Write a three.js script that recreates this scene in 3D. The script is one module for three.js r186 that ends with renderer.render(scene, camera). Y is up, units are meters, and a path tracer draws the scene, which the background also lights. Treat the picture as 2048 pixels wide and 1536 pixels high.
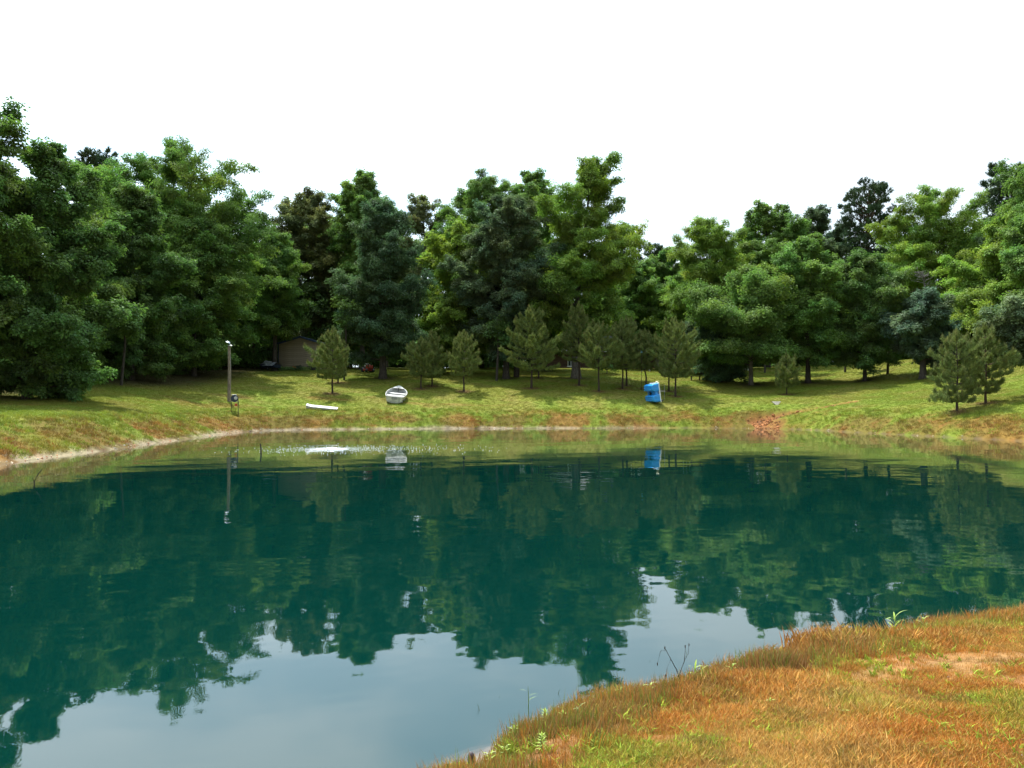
import * as THREE from 'three';
import { mergeGeometries } from 'three/addons/utils/BufferGeometryUtils.js';
import { RoundedBoxGeometry } from 'three/addons/geometries/RoundedBoxGeometry.js';

// ---------------------------------------------------------------- camera, sky, sun, exposure
const FOCAL = 1500, EYE = 2.04, HORIZON = 800;            // photograph pixels (2048 x 1536); eye height in metres above the water
const PITCH = Math.atan((HORIZON - 768) / FOCAL);
const scene = new THREE.Scene();
const camera = new THREE.PerspectiveCamera(2 * Math.atan(768 / FOCAL) * 180 / Math.PI, 4 / 3, 0.1, 4000);
camera.position.set(0, EYE, 0);
camera.rotation.x = PITCH;
const renderer = new THREE.WebGLRenderer({ antialias: true });
renderer.setSize(1024, 768);
renderer.toneMapping = THREE.LinearToneMapping;
renderer.toneMappingExposure = 1.95;
renderer.shadowMap.enabled = true;

const SUN = new THREE.Vector3(-0.25, 1, -0.48).normalize();
const sun = new THREE.DirectionalLight(new THREE.Color(1, 0.955, 0.87), 5.0);
sun.position.copy(SUN).multiplyScalar(150).add(new THREE.Vector3(0, 0, -45));
sun.target.position.set(0, 0, -45);
sun.castShadow = true;
Object.assign(sun.shadow.camera, { left: -90, right: 90, top: 90, bottom: -90, near: 1, far: 400 });
sun.shadow.mapSize.set(4096, 4096);
sun.shadow.radius = 1.6;
scene.add(sun, sun.target);

// ---------------------------------------------------------------- numbers
function mulberry(a) { return () => { a |= 0; a = a + 0x6D2B79F5 | 0; let t = Math.imul(a ^ a >>> 15, 1 | a); t = t + Math.imul(t ^ t >>> 7, 61 | t) ^ t; return ((t ^ t >>> 14) >>> 0) / 4294967296; }; }
let rnd = mulberry(7);
const rr = (a, b) => a + (b - a) * rnd();
const clamp = (x, a = 0, b = 1) => Math.min(b, Math.max(a, x));
const lerp = (a, b, t) => a + (b - a) * t;
const sstep = (a, b, x) => { const t = clamp((x - a) / (b - a)); return t * t * (3 - 2 * t); };
function hash2(i, j) { let h = Math.imul(i, 374761393) + Math.imul(j, 668265263) | 0; h = Math.imul(h ^ h >>> 13, 1274126177); return ((h ^ h >>> 16) >>> 0) / 4294967296; }
function vnoise(x, y) { const i = Math.floor(x), j = Math.floor(y), a = x - i, b = y - j, u = a * a * (3 - 2 * a), v = b * b * (3 - 2 * b); return lerp(lerp(hash2(i, j), hash2(i + 1, j), u), lerp(hash2(i, j + 1), hash2(i + 1, j + 1), u), v); }
function fbm(x, y, n = 4) { let s = 0, a = 0.5, t = 0; for (let k = 0; k < n; k++) { s += a * vnoise(x, y); t += a; a *= 0.5; x = x * 2.03 + 17.3; y = y * 2.03 - 9.1; } return s / t; }
const curve = (pts) => (x) => {                             // smooth curve through [x, y] points
  if (x <= pts[0][0]) return pts[0][1];
  const n = pts.length;
  if (x >= pts[n - 1][0]) return pts[n - 1][1];
  let i = 0; while (x > pts[i + 1][0]) i++;
  const [x0, y0] = pts[i], [x1, y1] = pts[i + 1], w = x1 - x0;
  const slope = (k) => k <= 0 || k >= n - 1 ? (pts[Math.min(k + 1, n - 1)][1] - pts[Math.max(k - 1, 0)][1]) / (pts[Math.min(k + 1, n - 1)][0] - pts[Math.max(k - 1, 0)][0]) : (pts[k + 1][1] - pts[k - 1][1]) / (pts[k + 1][0] - pts[k - 1][0]);
  const t = (x - x0) / w, a = slope(i) * w, b = slope(i + 1) * w;
  return y0 * (2 * t ** 3 - 3 * t * t + 1) + a * (t ** 3 - 2 * t * t + t) + y1 * (3 * t * t - 2 * t ** 3) + b * (t ** 3 - t * t);
};

// ---------------------------------------------------------------- sky: thin bright cloud, brightest round the sun
{
  const W = 1024, Hh = 512, data = new Float32Array(W * Hh * 4);
  for (let j = 0; j < Hh; j++) {
    const el = ((j + 0.5) / Hh - 0.5) * Math.PI, y = Math.sin(el), c = Math.cos(el);
    for (let i = 0; i < W; i++) {
      const az = ((i + 0.5) / W - 0.5) * 2 * Math.PI, x = Math.cos(az) * c, z = Math.sin(az) * c;
      const g = Math.acos(clamp(x * SUN.x + y * SUN.y + z * SUN.z, -1, 1)) * 180 / Math.PI;
      const up = Math.max(y, 0) + 0.12, cloud = fbm(x / up * 1.7 + 3.1, z / up * 1.7 + 8.4, 5);
      const veil = sstep(0.24, 0.6, cloud + 0.1 - 0.34 * Math.exp(-(((az + 1.02) / 0.16) ** 2) - ((el - 0.38) / 0.07) ** 2));
      const glow = 0.20 + 1.65 * Math.exp(-((g / 53) ** 2)) + 0.3 * Math.exp(-((g / 14) ** 2));
      const k = (j * W + i) * 4, low = Math.exp(-Math.max(y, 0) * 5);
      const clear = [0.52, 0.80, 1.06], white = [0.93, 1.08, 1.20];
      for (let n = 0; n < 3; n++) data[k + n] = glow * lerp(lerp(clear[n], white[n], 0.25 + 0.5 * low), white[n] * 1.08, veil);
      data[k + 3] = 1;
      if (y < -0.02) { data[k] = 0.1; data[k + 1] = 0.12; data[k + 2] = 0.06; }
    }
  }
  const t = new THREE.DataTexture(data, W, Hh, THREE.RGBAFormat, THREE.FloatType);
  t.mapping = THREE.EquirectangularReflectionMapping; t.magFilter = t.minFilter = THREE.LinearFilter; t.wrapS = THREE.RepeatWrapping; t.needsUpdate = true;
  scene.background = t; scene.environment = t;
}

// ---------------------------------------------------------------- from photograph pixels to places
const cP = Math.cos(PITCH), sP = Math.sin(PITCH);
function ray(u, v) { const x = (u - 1024) / FOCAL, y = (768 - v) / FOCAL, dy = y * cP + sP, dz = y * sP - cP; return [x / -dz, dy / -dz]; }   // sideways and upwards per metre forward
function atDepth(u, v, D) { const [a, b] = ray(u, v); return new THREE.Vector3(a * D, EYE + b * D, -D); }
function onWater(u, v) { const [a, b] = ray(u, v), D = EYE / -b; return [a * D, -D]; }
function onGround(u, v, from = 2) {                          // first point of the ground along the pixel's direction
  const [a, b] = ray(u, v); let D = from, step = 0.05;
  for (; D < 200; D += step) { step = 0.05 + D * 0.002; if (EYE + b * D < groundY(a * D, -D)) break; }
  let lo = D - step, hi = D;
  for (let k = 0; k < 12; k++) { const m = (lo + hi) / 2; if (EYE + b * m < groundY(a * m, -m)) hi = m; else lo = m; }
  return new THREE.Vector3(a * hi, groundY(a * hi, -hi), -hi);
}

// ---------------------------------------------------------------- pond outline and the shape of the ground
const SHORE = [
  ...[[0, 930], [100, 915], [200, 902], [300, 888], [400, 874.5], [460, 867], [520, 862], [600, 860], [800, 858], [1000, 857], [1200, 856.5], [1400, 856], [1500, 857], [1600, 859], [1700, 864], [1850, 872], [2048, 882]].map((p) => onWater(...p)),
  [28.5, -30], [29, -22], [25, -16.5], [17, -12.4], [10, -9.6],
  ...[[2048, 1230], [1900, 1252], [1700, 1282], [1500, 1328], [1350, 1366], [1230, 1412], [1050, 1478], [930, 1536]].map((p) => onWater(...p)),
  [-0.95, -3.35], [-2.4, -2.2], [-7, -1.6], [-12, -3], [-15.3, -9], [-16.2, -16],
];
const shoreCurve = new THREE.CatmullRomCurve3(SHORE.map(([x, z]) => new THREE.Vector3(x, 0, z)), true, 'centripetal');
const POND = shoreCurve.getPoints(260).slice(0, -1).map((p) => [p.x, p.z]);
function pondDistance(x, z) {                               // metres outside the waterline; negative over water
  let best = 1e9, inside = false;
  for (let i = 0, j = POND.length - 1; i < POND.length; j = i++) {
    const [ax, az] = POND[j], [bx, bz] = POND[i], ex = bx - ax, ez = bz - az, px = x - ax, pz = z - az;
    const t = clamp((px * ex + pz * ez) / (ex * ex + ez * ez)), dx = px - ex * t, dz = pz - ez * t, q = dx * dx + dz * dz;
    if (q < best) best = q;
    if ((az > z) !== (bz > z) && x < ex * (z - az) / ez + ax) inside = !inside;
  }
  let d = (inside ? -1 : 1) * Math.sqrt(best);
  const rough = sstep(6, 0, Math.abs(d));
  return d + rough * (0.28 * (fbm(x * 0.55, z * 0.55, 3) - 0.5) + 0.16 * (vnoise(x * 3.1, z * 3.1) - 0.5));
}
const farProfile = curve([[0, 0], [0.3, 0.16], [1.3, 0.75], [2.5, 1.2], [4, 1.62], [8, 2.5], [14, 3.5], [20, 4.35], [30, 5.25], [42, 6.1], [80, 7.2], [300, 8]]);
const leftProfile = curve([[0, 0], [0.3, 0.16], [1.3, 0.78], [2.6, 1.32], [5, 1.58], [10, 1.8], [20, 2.2], [60, 3.4], [300, 6]]);
const nearProfile = curve([[0, 0], [0.12, 0.05], [0.5, 0.16], [1.2, 0.26], [3, 0.36], [6, 0.46], [12, 0.62], [40, 1.2], [300, 4]]);
const GULLY = [[1540, 857, 1.0, 0.06], [1527, 848, 0.85, 0.26], [1513, 838, 0.75, 0.42], [1540, 829, 0.6, 0.36], [1590, 822, 0.42, 0.22], [1650, 813, 0.3, 0.1], [1706, 803, 0.5, 0.08]];
let gullyAt = null;
function gully(x, z) {                                      // [nearness 0..1, depth] of the washed out clay channel
  if (!gullyAt || z > -30 || x < 10 || x > 40) return [0, 0];
  let near = 0, depth = 0;
  for (let i = 0; i + 1 < gullyAt.length; i++) {
    const A = gullyAt[i], B = gullyAt[i + 1], ex = B.x - A.x, ez = B.z - A.z, t = clamp(((x - A.x) * ex + (z - A.z) * ez) / (ex * ex + ez * ez));
    const w = lerp(A.w, B.w, t) * (0.7 + 0.7 * fbm(x * 1.4, z * 1.4, 3)), q = Math.hypot(x - A.x - ex * t, z - A.z - ez * t);
    const n = 1 - sstep(w * 0.35, w * 1.1, q + 0.35 * (vnoise(x * 3.3, z * 3.3) - 0.5));
    if (n > near) { near = n; depth = lerp(A.h, B.h, t) * n; }
  }
  return [near, depth];
}
function groundYOf(x, z, d) {
  if (d <= 0) { const n = sstep(-16, -9, z); return -Math.min(2.6, lerp(0.5, 0.42, n) * -d); }
  const near = sstep(-15, -9.5, z) * sstep(26, 14, x), left = sstep(-52, -36, z) * sstep(2, -10, x);
  let y = farProfile(d);
  const right = sstep(8, 26, x) * (1 - near);
  y *= 1 - 0.16 * right * sstep(3, 10, d) * sstep(36, 18, d);
  y += 2.6 * sstep(30, 52, x) * sstep(6, 24, d) * sstep(-95, -60, z);                 // the lawn climbs on the right
  y = lerp(y, leftProfile(d), left);
  y = lerp(y, nearProfile(d), near);
  const far = 1 - near;
  y += far * sstep(1.5, 5, d) * (0.34 * (fbm(x * 0.09, z * 0.09, 2) - 0.5) + 0.05 * (fbm(x * 0.9, z * 0.9, 2) - 0.5));
  y += far * sstep(0, 0.8, d) * sstep(4.5, 1.5, d) * 0.20 * (fbm(x * 1.1, z * 1.1, 3) - 0.5);
  y += near * sstep(0.05, 0.5, d) * (0.07 * (fbm(x * 1.3, z * 1.3, 3) - 0.5) + 0.03 * (vnoise(x * 6, z * 6) - 0.5));
  const [, cut] = gully(x, z);
  return Math.max(y - cut, 0.012);
}
function groundY(x, z) { return groundYOf(x, z, pondDistance(x, z)); }
gullyAt = GULLY.map(([u, v, w, h]) => { const p = onGround(u, v, 30); return { x: p.x, z: p.z, w, h }; });

// ---------------------------------------------------------------- things, parts, materials
const used = {};
function numbered(n) { const k = used[n] = (used[n] ?? -1) + 1; return k ? n + '_' + String(k).padStart(3, '0') : n; }
function shadowed(m) { m.castShadow = m.receiveShadow = true; return m; }
function thing(name, label, category, pos, turn = 0, group) {
  const o = new THREE.Group(); o.name = numbered(name); scene.add(o);
  o.position.copy(pos); o.rotation.y = turn; o.userData = { label, category };
  if (group) o.userData.group = group;
  return o;
}
function part(name, geo, mat, parent) { const m = shadowed(new THREE.Mesh(geo, mat)); m.name = name; parent.add(m); return m; }
function single(name, label, category, geo, mat, pos, turn = 0, group) {
  const m = shadowed(new THREE.Mesh(geo, mat)); m.name = numbered(name); scene.add(m);
  m.position.copy(pos); m.rotation.y = turn; m.userData = { label, category }; if (group) m.userData.group = group; return m;
}
const lin = (r, g, b) => new THREE.Color().setRGB(r, g, b);
function mat(r, g, b, rough = 0.8, more = {}) { return new THREE.MeshPhysicalMaterial({ color: lin(r, g, b), roughness: rough, ...more }); }
const at = (geo, x, y, z, rx = 0, ry = 0, rz = 0) => { const g = geo.clone(); g.applyMatrix4(new THREE.Matrix4().makeRotationFromEuler(new THREE.Euler(rx, ry, rz))); g.translate(x, y, z); return g; };
const box = (w, h, d, x = 0, y = 0, z = 0, rx = 0, ry = 0, rz = 0) => at(new THREE.BoxGeometry(w, h, d), x, y, z, rx, ry, rz);
const rbox = (w, h, d, r, x = 0, y = 0, z = 0, rx = 0, ry = 0, rz = 0) => at(new RoundedBoxGeometry(w, h, d, 2, r), x, y, z, rx, ry, rz);
const cyl = (r0, r1, h, x = 0, y = 0, z = 0, rx = 0, ry = 0, rz = 0, n = 14) => at(new THREE.CylinderGeometry(r1, r0, h, n), x, y, z, rx, ry, rz);
function merge(list) { return mergeGeometries(list.map((g) => { const q = g.index ? g.toNonIndexed() : g; for (const k of Object.keys(q.attributes)) if (!['position', 'normal', 'uv'].includes(k)) q.deleteAttribute(k); return q; })); }
function grey(n, fn, repeat, srgb = true) {                  // a tiling texture from fn(u, v) in 0..1, or [r, g, b]
  const d = new Uint8Array(n * n * 4);
  for (let j = 0; j < n; j++) for (let i = 0; i < n; i++) { const c = fn(i / n, j / n), k = (j * n + i) * 4; for (let q = 0; q < 3; q++) d[k + q] = clamp(c[q] ?? c) * 255; d[k + 3] = 255; }
  const t = new THREE.DataTexture(d, n, n); t.wrapS = t.wrapT = THREE.RepeatWrapping; t.magFilter = THREE.LinearFilter; t.minFilter = THREE.LinearMipmapLinearFilter; t.generateMipmaps = true;
  if (srgb) t.colorSpace = THREE.SRGBColorSpace; if (repeat) t.repeat.set(...repeat); t.needsUpdate = true; return t;
}
function tileNoise(u, v, f, seed = 0) {                      // value noise that tiles with period 1
  const x = u * f, y = v * f, i = Math.floor(x), j = Math.floor(y), a = x - i, b = y - j, s = a * a * (3 - 2 * a), t = b * b * (3 - 2 * b), w = (p, q) => hash2((p % f + f) % f + seed * 131, (q % f + f) % f + seed * 57);
  return lerp(lerp(w(i, j), w(i + 1, j), s), lerp(w(i, j + 1), w(i + 1, j + 1), s), t);
}

// ---------------------------------------------------------------- ground colours (real base colours of turf, straw, sedge and clay)
const C = { lawn: [0.178, 0.198, 0.026], lush: [0.142, 0.214, 0.019], dry: [0.232, 0.205, 0.052], sedge: [0.150, 0.120, 0.022], rust: [0.410, 0.170, 0.028], straw: [0.500, 0.300, 0.080], clay: [0.230, 0.088, 0.024], dark: [0.085, 0.065, 0.040], mud: [0.330, 0.270, 0.190], sprig: [0.230, 0.280, 0.030], litter: [0.060, 0.048, 0.024], bed: [0.100, 0.072, 0.042] };
const mix3 = (a, b, t) => [lerp(a[0], b[0], t), lerp(a[1], b[1], t), lerp(a[2], b[2], t)];
const bare = [];                                            // needle litter and worn soil round trunks: [x, z, radius]
function groundColor(x, z, d, soil = 0) {
  if (d < -0.05) return C.bed;
  const near = sstep(-15, -9.5, z) * sstep(26, 14, x), n1 = fbm(x * 0.22, z * 0.22, 4), n2 = fbm(x * 0.9 + 40, z * 0.9, 4), n3 = fbm(x * 3.1, z * 3.1 + 70, 3);
  let c;
  if (near > 0.5) {
    c = mix3(C.rust, C.straw, sstep(0.36, 0.62, fbm(x * 0.8 + 5, z * 1.1, 3)) * sstep(0.5, 1.6, d) * 0.9);
    c = mix3(c, C.sprig, sstep(0.50, 0.70, fbm(x * 2.1 + 20, z * 2.1 + 8, 4)) * 0.55);
    c = mix3(c, [0.17, 0.13, 0.03], sstep(0.56, 0.7, n3) * 0.6);
    c = mix3(c, [0.2, 0.1, 0.03], sstep(0.9, 0.2, d) * 0.5);
    c = mix3(c, [0.13, 0.09, 0.055], sstep(0.14, 0.02, d) * 0.8);
    return mix3(c, mix3([0.16, 0.085, 0.04], [0.25, 0.14, 0.065], n3), soil);
  }
  const left = sstep(-58, -40, z) * sstep(2, -10, x), lip = 2.7 + 0.9 * (n1 - 0.5) + 0.7 * (n2 - 0.5);
  c = mix3(C.lawn, C.dry, sstep(0.45, 0.72, n2) * 0.55);
  c = mix3(c, C.lush, sstep(0.5, 0.68, fbm(x * 0.35 + 31, z * 0.5 + 3, 3)) * 0.6);
  const bank = sstep(lip + 0.4, lip - 0.5, d);
  let b = mix3(C.sedge, [0.235, 0.125, 0.028], sstep(0.46, 0.68, fbm(x * 0.6 + 9, z * 0.6, 4)) * 0.7);
  b = mix3(b, C.lush, sstep(0.5, 0.66, fbm(x * 0.5 + 70, z * 0.8, 3)) * 0.75);
  b = mix3(b, C.lush, sstep(1.3, 2.2, d) * 0.6 * sstep(0.3, 0.6, n1));
  b = mix3(b, C.clay, sstep(0.62, 0.74, n3) * 0.5 + left * 0.4 * sstep(1.9, 0.7, d) * sstep(0.42, 0.64, n2));
  b = mix3(b, C.mud, sstep(0.26, 0.12, d) * 0.8 * sstep(16, -2, x));
  c = mix3(c, b, bank);
  c = mix3(c, mix3(C.clay, C.dry, 0.55), sstep(0.60, 0.70, fbm(x * 0.28 + 3, z * 0.9 + 50, 3)) * sstep(3, 4, d) * sstep(9, 7, d) * 0.6 * sstep(4, -6, x));
  const [g] = gully(x, z); c = mix3(c, mix3(C.clay, [0.30, 0.13, 0.05], n3), g * (0.55 + 0.45 * sstep(0.35, 0.55, n2)));
  for (const [bx, bz, r, kind] of bare) { const q = Math.hypot(x - bx, z - bz); if (q < r * 1.4) c = mix3(c, kind ? C.litter : [0.16, 0.085, 0.045], sstep(r * 1.3, r * 0.25, q + r * 0.9 * (n3 - 0.5)) * 0.8); }
  const wood = sstep(-22, -27, x) * sstep(9, 13, d) + sstep(36, 44, d) * sstep(-18, -24, x);
  c = mix3(c, C.litter, clamp(wood) * 0.85);
  return c;
}

// ---------------------------------------------------------------- where every tree stands: base pixel (or distance), top pixel row, half width in pixels, lowest leaves' pixel row
const GREEN = [0.122, 0.235, 0.036], LIME = [0.175, 0.290, 0.032], BLUE = [0.068, 0.142, 0.052], OLIVE = [0.130, 0.165, 0.050], SAGE = [0.092, 0.155, 0.062], DEEP = [0.090, 0.180, 0.030], NEEDLE = [0.045, 0.080, 0.036], YOUNG = [0.160, 0.210, 0.055];
const BIG = [
  // name, label, u, base row or 0, distance or 0, top row, half width, crown bottom row, kind, colour, extras
  ['oak_tree', 'tall oak on the left bank whose trunk stands nearest the clay bank', 52, 0, 41, 298, 118, 800, 'broad', DEEP, { seed: 11, top: 90, waist: 0.42, spread: 1.15 }],
  ['oak_tree', 'tall oak standing outermost on the left bank, beyond the oak by the clay', -150, 0, 36, 120, 128, 700, 'broad', GREEN, { seed: 12, top: -120, waist: 0.5 }],
  ['oak_tree', 'broad round oak, tallest of the left wood, with ragged sprays on top', 345, 0, 69, 286, 150, 690, 'broad', GREEN, { seed: 13, waist: 0.55 }],
  ['maple_tree', 'bushy green tree in front of the broad oak, leaves down to the shaded lawn', 262, 0, 57, 372, 84, 765, 'broad', DEEP, { seed: 14, waist: 0.45 }],
  ['maple_tree', 'rounded green tree with low skirts beside the light post lawn', 388, 0, 64, 446, 72, 738, 'broad', GREEN, { seed: 15, waist: 0.4, spread: 1.05 }],
  ['maple_tree', 'dark leafy tree between the left oak and the bushy tree', 150, 0, 50, 440, 70, 780, 'broad', DEEP, { seed: 16, waist: 0.45 }],
  ['pine_tree', 'dark pine with clumped needles behind the left oaks', 188, 0, 78, 308, 58, 520, 'pine', NEEDLE, { seed: 17 }],
  ['pine_tree', 'dark pine top peering out between the broad oak and the trees by the shed', 507, 0, 84, 432, 40, 640, 'pine', NEEDLE, { seed: 18 }],
  ['maple_tree', 'green tree with a bare trunk standing before the shed and covered boat', 549, 742, 0, 470, 50, 668, 'broad', GREEN, { seed: 19, waist: 0.42, trunkR: 0.26 }],
  ['hickory_tree', 'olive brown tree behind the shed roof', 618, 0, 88, 384, 82, 640, 'broad', OLIVE, { seed: 20, waist: 0.55 }],
  ['poplar_tree', 'bright green poplar with several pointed tops behind the cedar-dark tree', 724, 0, 84, 343, 54, 640, 'broad', GREEN, { seed: 21, waist: 0.5, spires: 5 }],
  ['gum_tree', 'dense blue green tree with a stout dark trunk behind the aluminium boat', 766, 757, 0, 398, 72, 712, 'broad', BLUE, { seed: 22, waist: 0.3, trunkR: 0.34 }],
  ['hickory_tree', 'thin brownish tree showing sky through its crown', 848, 0, 96, 388, 48, 600, 'broad', OLIVE, { seed: 23, waist: 0.6, sparse: 0.55 }],
  ['maple_tree', 'yellow green tree between the blue green tree and the grey green oak', 916, 0, 78, 438, 72, 720, 'broad', LIME, { seed: 24, waist: 0.42, spires: 3 }],
  ['poplar_tree', 'tall poplar with a row of pointed tops behind the grey green oak', 962, 0, 90, 348, 76, 660, 'broad', GREEN, { seed: 25, waist: 0.6, spires: 6 }],
  ['poplar_tree', 'tall poplar with upright tips beside the leaning treetop', 1058, 0, 88, 345, 62, 660, 'broad', GREEN, { seed: 26, waist: 0.6, spires: 5 }],
  ['oak_tree', 'grey green oak with two dark trunks in the shade behind the young pines', 1012, 757, 0, 390, 76, 712, 'broad', SAGE, { seed: 27, waist: 0.5, trunkR: 0.3 }],
  ['poplar_tree', 'tallest middle tree, its bright top leaning to one side over a thick grey trunk', 1152, 757, 0, 316, 84, 690, 'broad', LIME, { seed: 28, waist: 0.32, top: 1186, spires: 2, lean: true, trunkR: 0.42 }],
  ['maple_tree', 'low leafy tree filling the gap beside the thick grey trunk', 1092, 0, 84, 560, 56, 705, 'broad', GREEN, { seed: 29, waist: 0.45 }],
  ['pine_tree', 'mature dark pine with an open rounded head behind the lawn house', 1246, 0, 112, 456, 46, 640, 'pine', NEEDLE, { seed: 30 }],
  ['pine_tree', 'distant low pine in the dip of the treeline', 1312, 0, 126, 492, 34, 620, 'pine', NEEDLE, { seed: 31 }],
  ['maple_tree', 'round headed green tree behind the pedal boat pines', 1272, 0, 92, 522, 62, 690, 'broad', GREEN, { seed: 32, waist: 0.5 }],
  ['maple_tree', 'round tree with a domed top beside the dip in the treeline', 1330, 0, 104, 500, 46, 690, 'broad', GREEN, { seed: 33, waist: 0.5 }],
  ['maple_tree', 'yellow green spreading tree behind the bench', 1418, 0, 88, 436, 88, 720, 'broad', LIME, { seed: 34, waist: 0.45, spires: 2 }],
  ['poplar_tree', 'bright green tree with two knobbly tops behind the pale trunk', 1536, 0, 92, 404, 66, 690, 'broad', GREEN, { seed: 35, waist: 0.5, spires: 4 }],
  ['elm_tree', 'layered green tree with a pale trunk in the middle of the shaded lawn', 1502, 770, 0, 536, 102, 722, 'broad', GREEN, { seed: 36, waist: 0.38, trunkR: 0.22, flat: true }],
  ['cedar_tree', 'dark cedar brushing the lawn beside the bench', 1442, 764, 0, 628, 44, 762, 'broad', BLUE, { seed: 37, waist: 0.3, trunkR: 0.12 }],
  ['oak_tree', 'grey green tree standing behind the bench', 1404, 749, 0, 640, 36, 728, 'broad', SAGE, { seed: 38, waist: 0.4, trunkR: 0.18 }],
  ['maple_tree', 'full green tree behind the smallest young pine', 1616, 766, 0, 474, 78, 722, 'broad', GREEN, { seed: 39, waist: 0.4, trunkR: 0.24, spires: 2 }],
  ['maple_tree', 'tree with a narrow green crown over a straight trunk on the shaded slope', 1730, 762, 0, 506, 62, 728, 'broad', DEEP, { seed: 40, waist: 0.42, trunkR: 0.18 }],
  ['oak_tree', 'hazy green tree behind the knobbly topped tree', 1640, 0, 108, 414, 62, 640, 'broad', SAGE, { seed: 41, waist: 0.55 }],
  ['pine_tree', 'mature pine with a domed dark head above the treeline', 1737, 0, 98, 372, 56, 545, 'pine', NEEDLE, { seed: 42 }],
  ['poplar_tree', 'tall open green tree with bare forks beside the domed pine', 1868, 0, 86, 372, 88, 660, 'broad', LIME, { seed: 43, waist: 0.66, sparse: 0.75 }],
  ['gum_tree', 'silvery blue green tree low behind the pair of young pines', 1846, 757, 0, 588, 54, 722, 'broad', [0.082, 0.150, 0.078], { seed: 44, waist: 0.42, trunkR: 0.3 }],
  ['pine_tree', 'dark pine leaning over the right hillside', 2034, 0, 76, 336, 66, 560, 'pine', NEEDLE, { seed: 45 }],
  ['maple_tree', 'large bright green tree covering the right hillside edge', 1986, 0, 66, 424, 92, 730, 'broad', LIME, { seed: 46, waist: 0.4, top: 2030 }],
  ['maple_tree', 'green tree on the right hillside between the dark pine and the pale leaved tree', 2132, 0, 57, 400, 92, 700, 'broad', GREEN, { seed: 47, waist: 0.5 }],
  ['gum_tree', 'pale leaved tree reaching in over the right hillside lawn', 2098, 0, 46, 590, 86, 716, 'broad', SAGE, { seed: 48, waist: 0.5 }],
  ['oak_tree', 'tall oak towering over the right hillside trees', 2172, 0, 62, 250, 100, 600, 'broad', GREEN, { seed: 49, waist: 0.6 }],
];
const PINES = [
  // u, base row, top row, half width, lowest needles' row, label
  [665, 787, 657, 41, 754, 'young pine nearest the white board on the lawn'],
  [676, 766, 672, 27, 748, 'slim young pine half hidden behind the one by the white board'],
  [842, 778, 678, 36, 748, 'young pine just behind the aluminium boat, one of a close pair'],
  [864, 773, 664, 33, 752, 'slightly taller young pine of the close pair behind the aluminium boat'],
  [928, 783, 664, 33, 748, 'narrow young pine standing alone with its own shadow on the sunny lawn'],
  [1063, 777, 614, 60, 736, 'largest young pine with a wide crown in front of the brown house'],
  [1077, 757, 642, 30, 730, 'young pine hidden behind the largest young pine'],
  [1158, 771, 606, 40, 718, 'tall dark young pine in front of the thick grey trunk'],
  [1198, 783, 645, 50, 732, 'wide young pine in front of the grey house roof'],
  [1245, 778, 642, 37, 735, 'young pine with a straight trunk, paired close to another by the pedal boat'],
  [1253, 772, 634, 36, 730, 'taller young pine paired close to a straight one by the pedal boat'],
  [1290, 778, 662, 23, 736, 'thin young pine with a crooked trunk just behind the pedal boat'],
  [1338, 783, 654, 36, 748, 'young pine behind its twin to the side of the pedal boat'],
  [1351, 793, 638, 48, 752, 'bushy young pine standing closest beside the pedal boat'],
  [1573, 789, 711, 30, 772, 'smallest young pine on the edge of the broad tree shade'],
  [1915, 824, 664, 50, 800, 'young pine lower on the right slope with a drooping bottom branch'],
  [1972, 807, 652, 52, 782, 'young pine higher on the right slope with a reddish trunk'],
];
for (const t of BIG) {
  const [, , u, v, D, , half] = t;
  if (v) t.pos = onGround(u, v, 40); else { const p = atDepth(u, 800, D); p.y = groundY(p.x, p.z); t.pos = p; }
  bare.push([t.pos.x, t.pos.z, clamp(half / FOCAL * -t.pos.z * 0.35, 0.6, 1.7), 1]);
}
for (const t of PINES) { t.pos = onGround(t[0], t[1], 36); bare.push([t.pos.x, t.pos.z, 0.8, 0]); }

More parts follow.
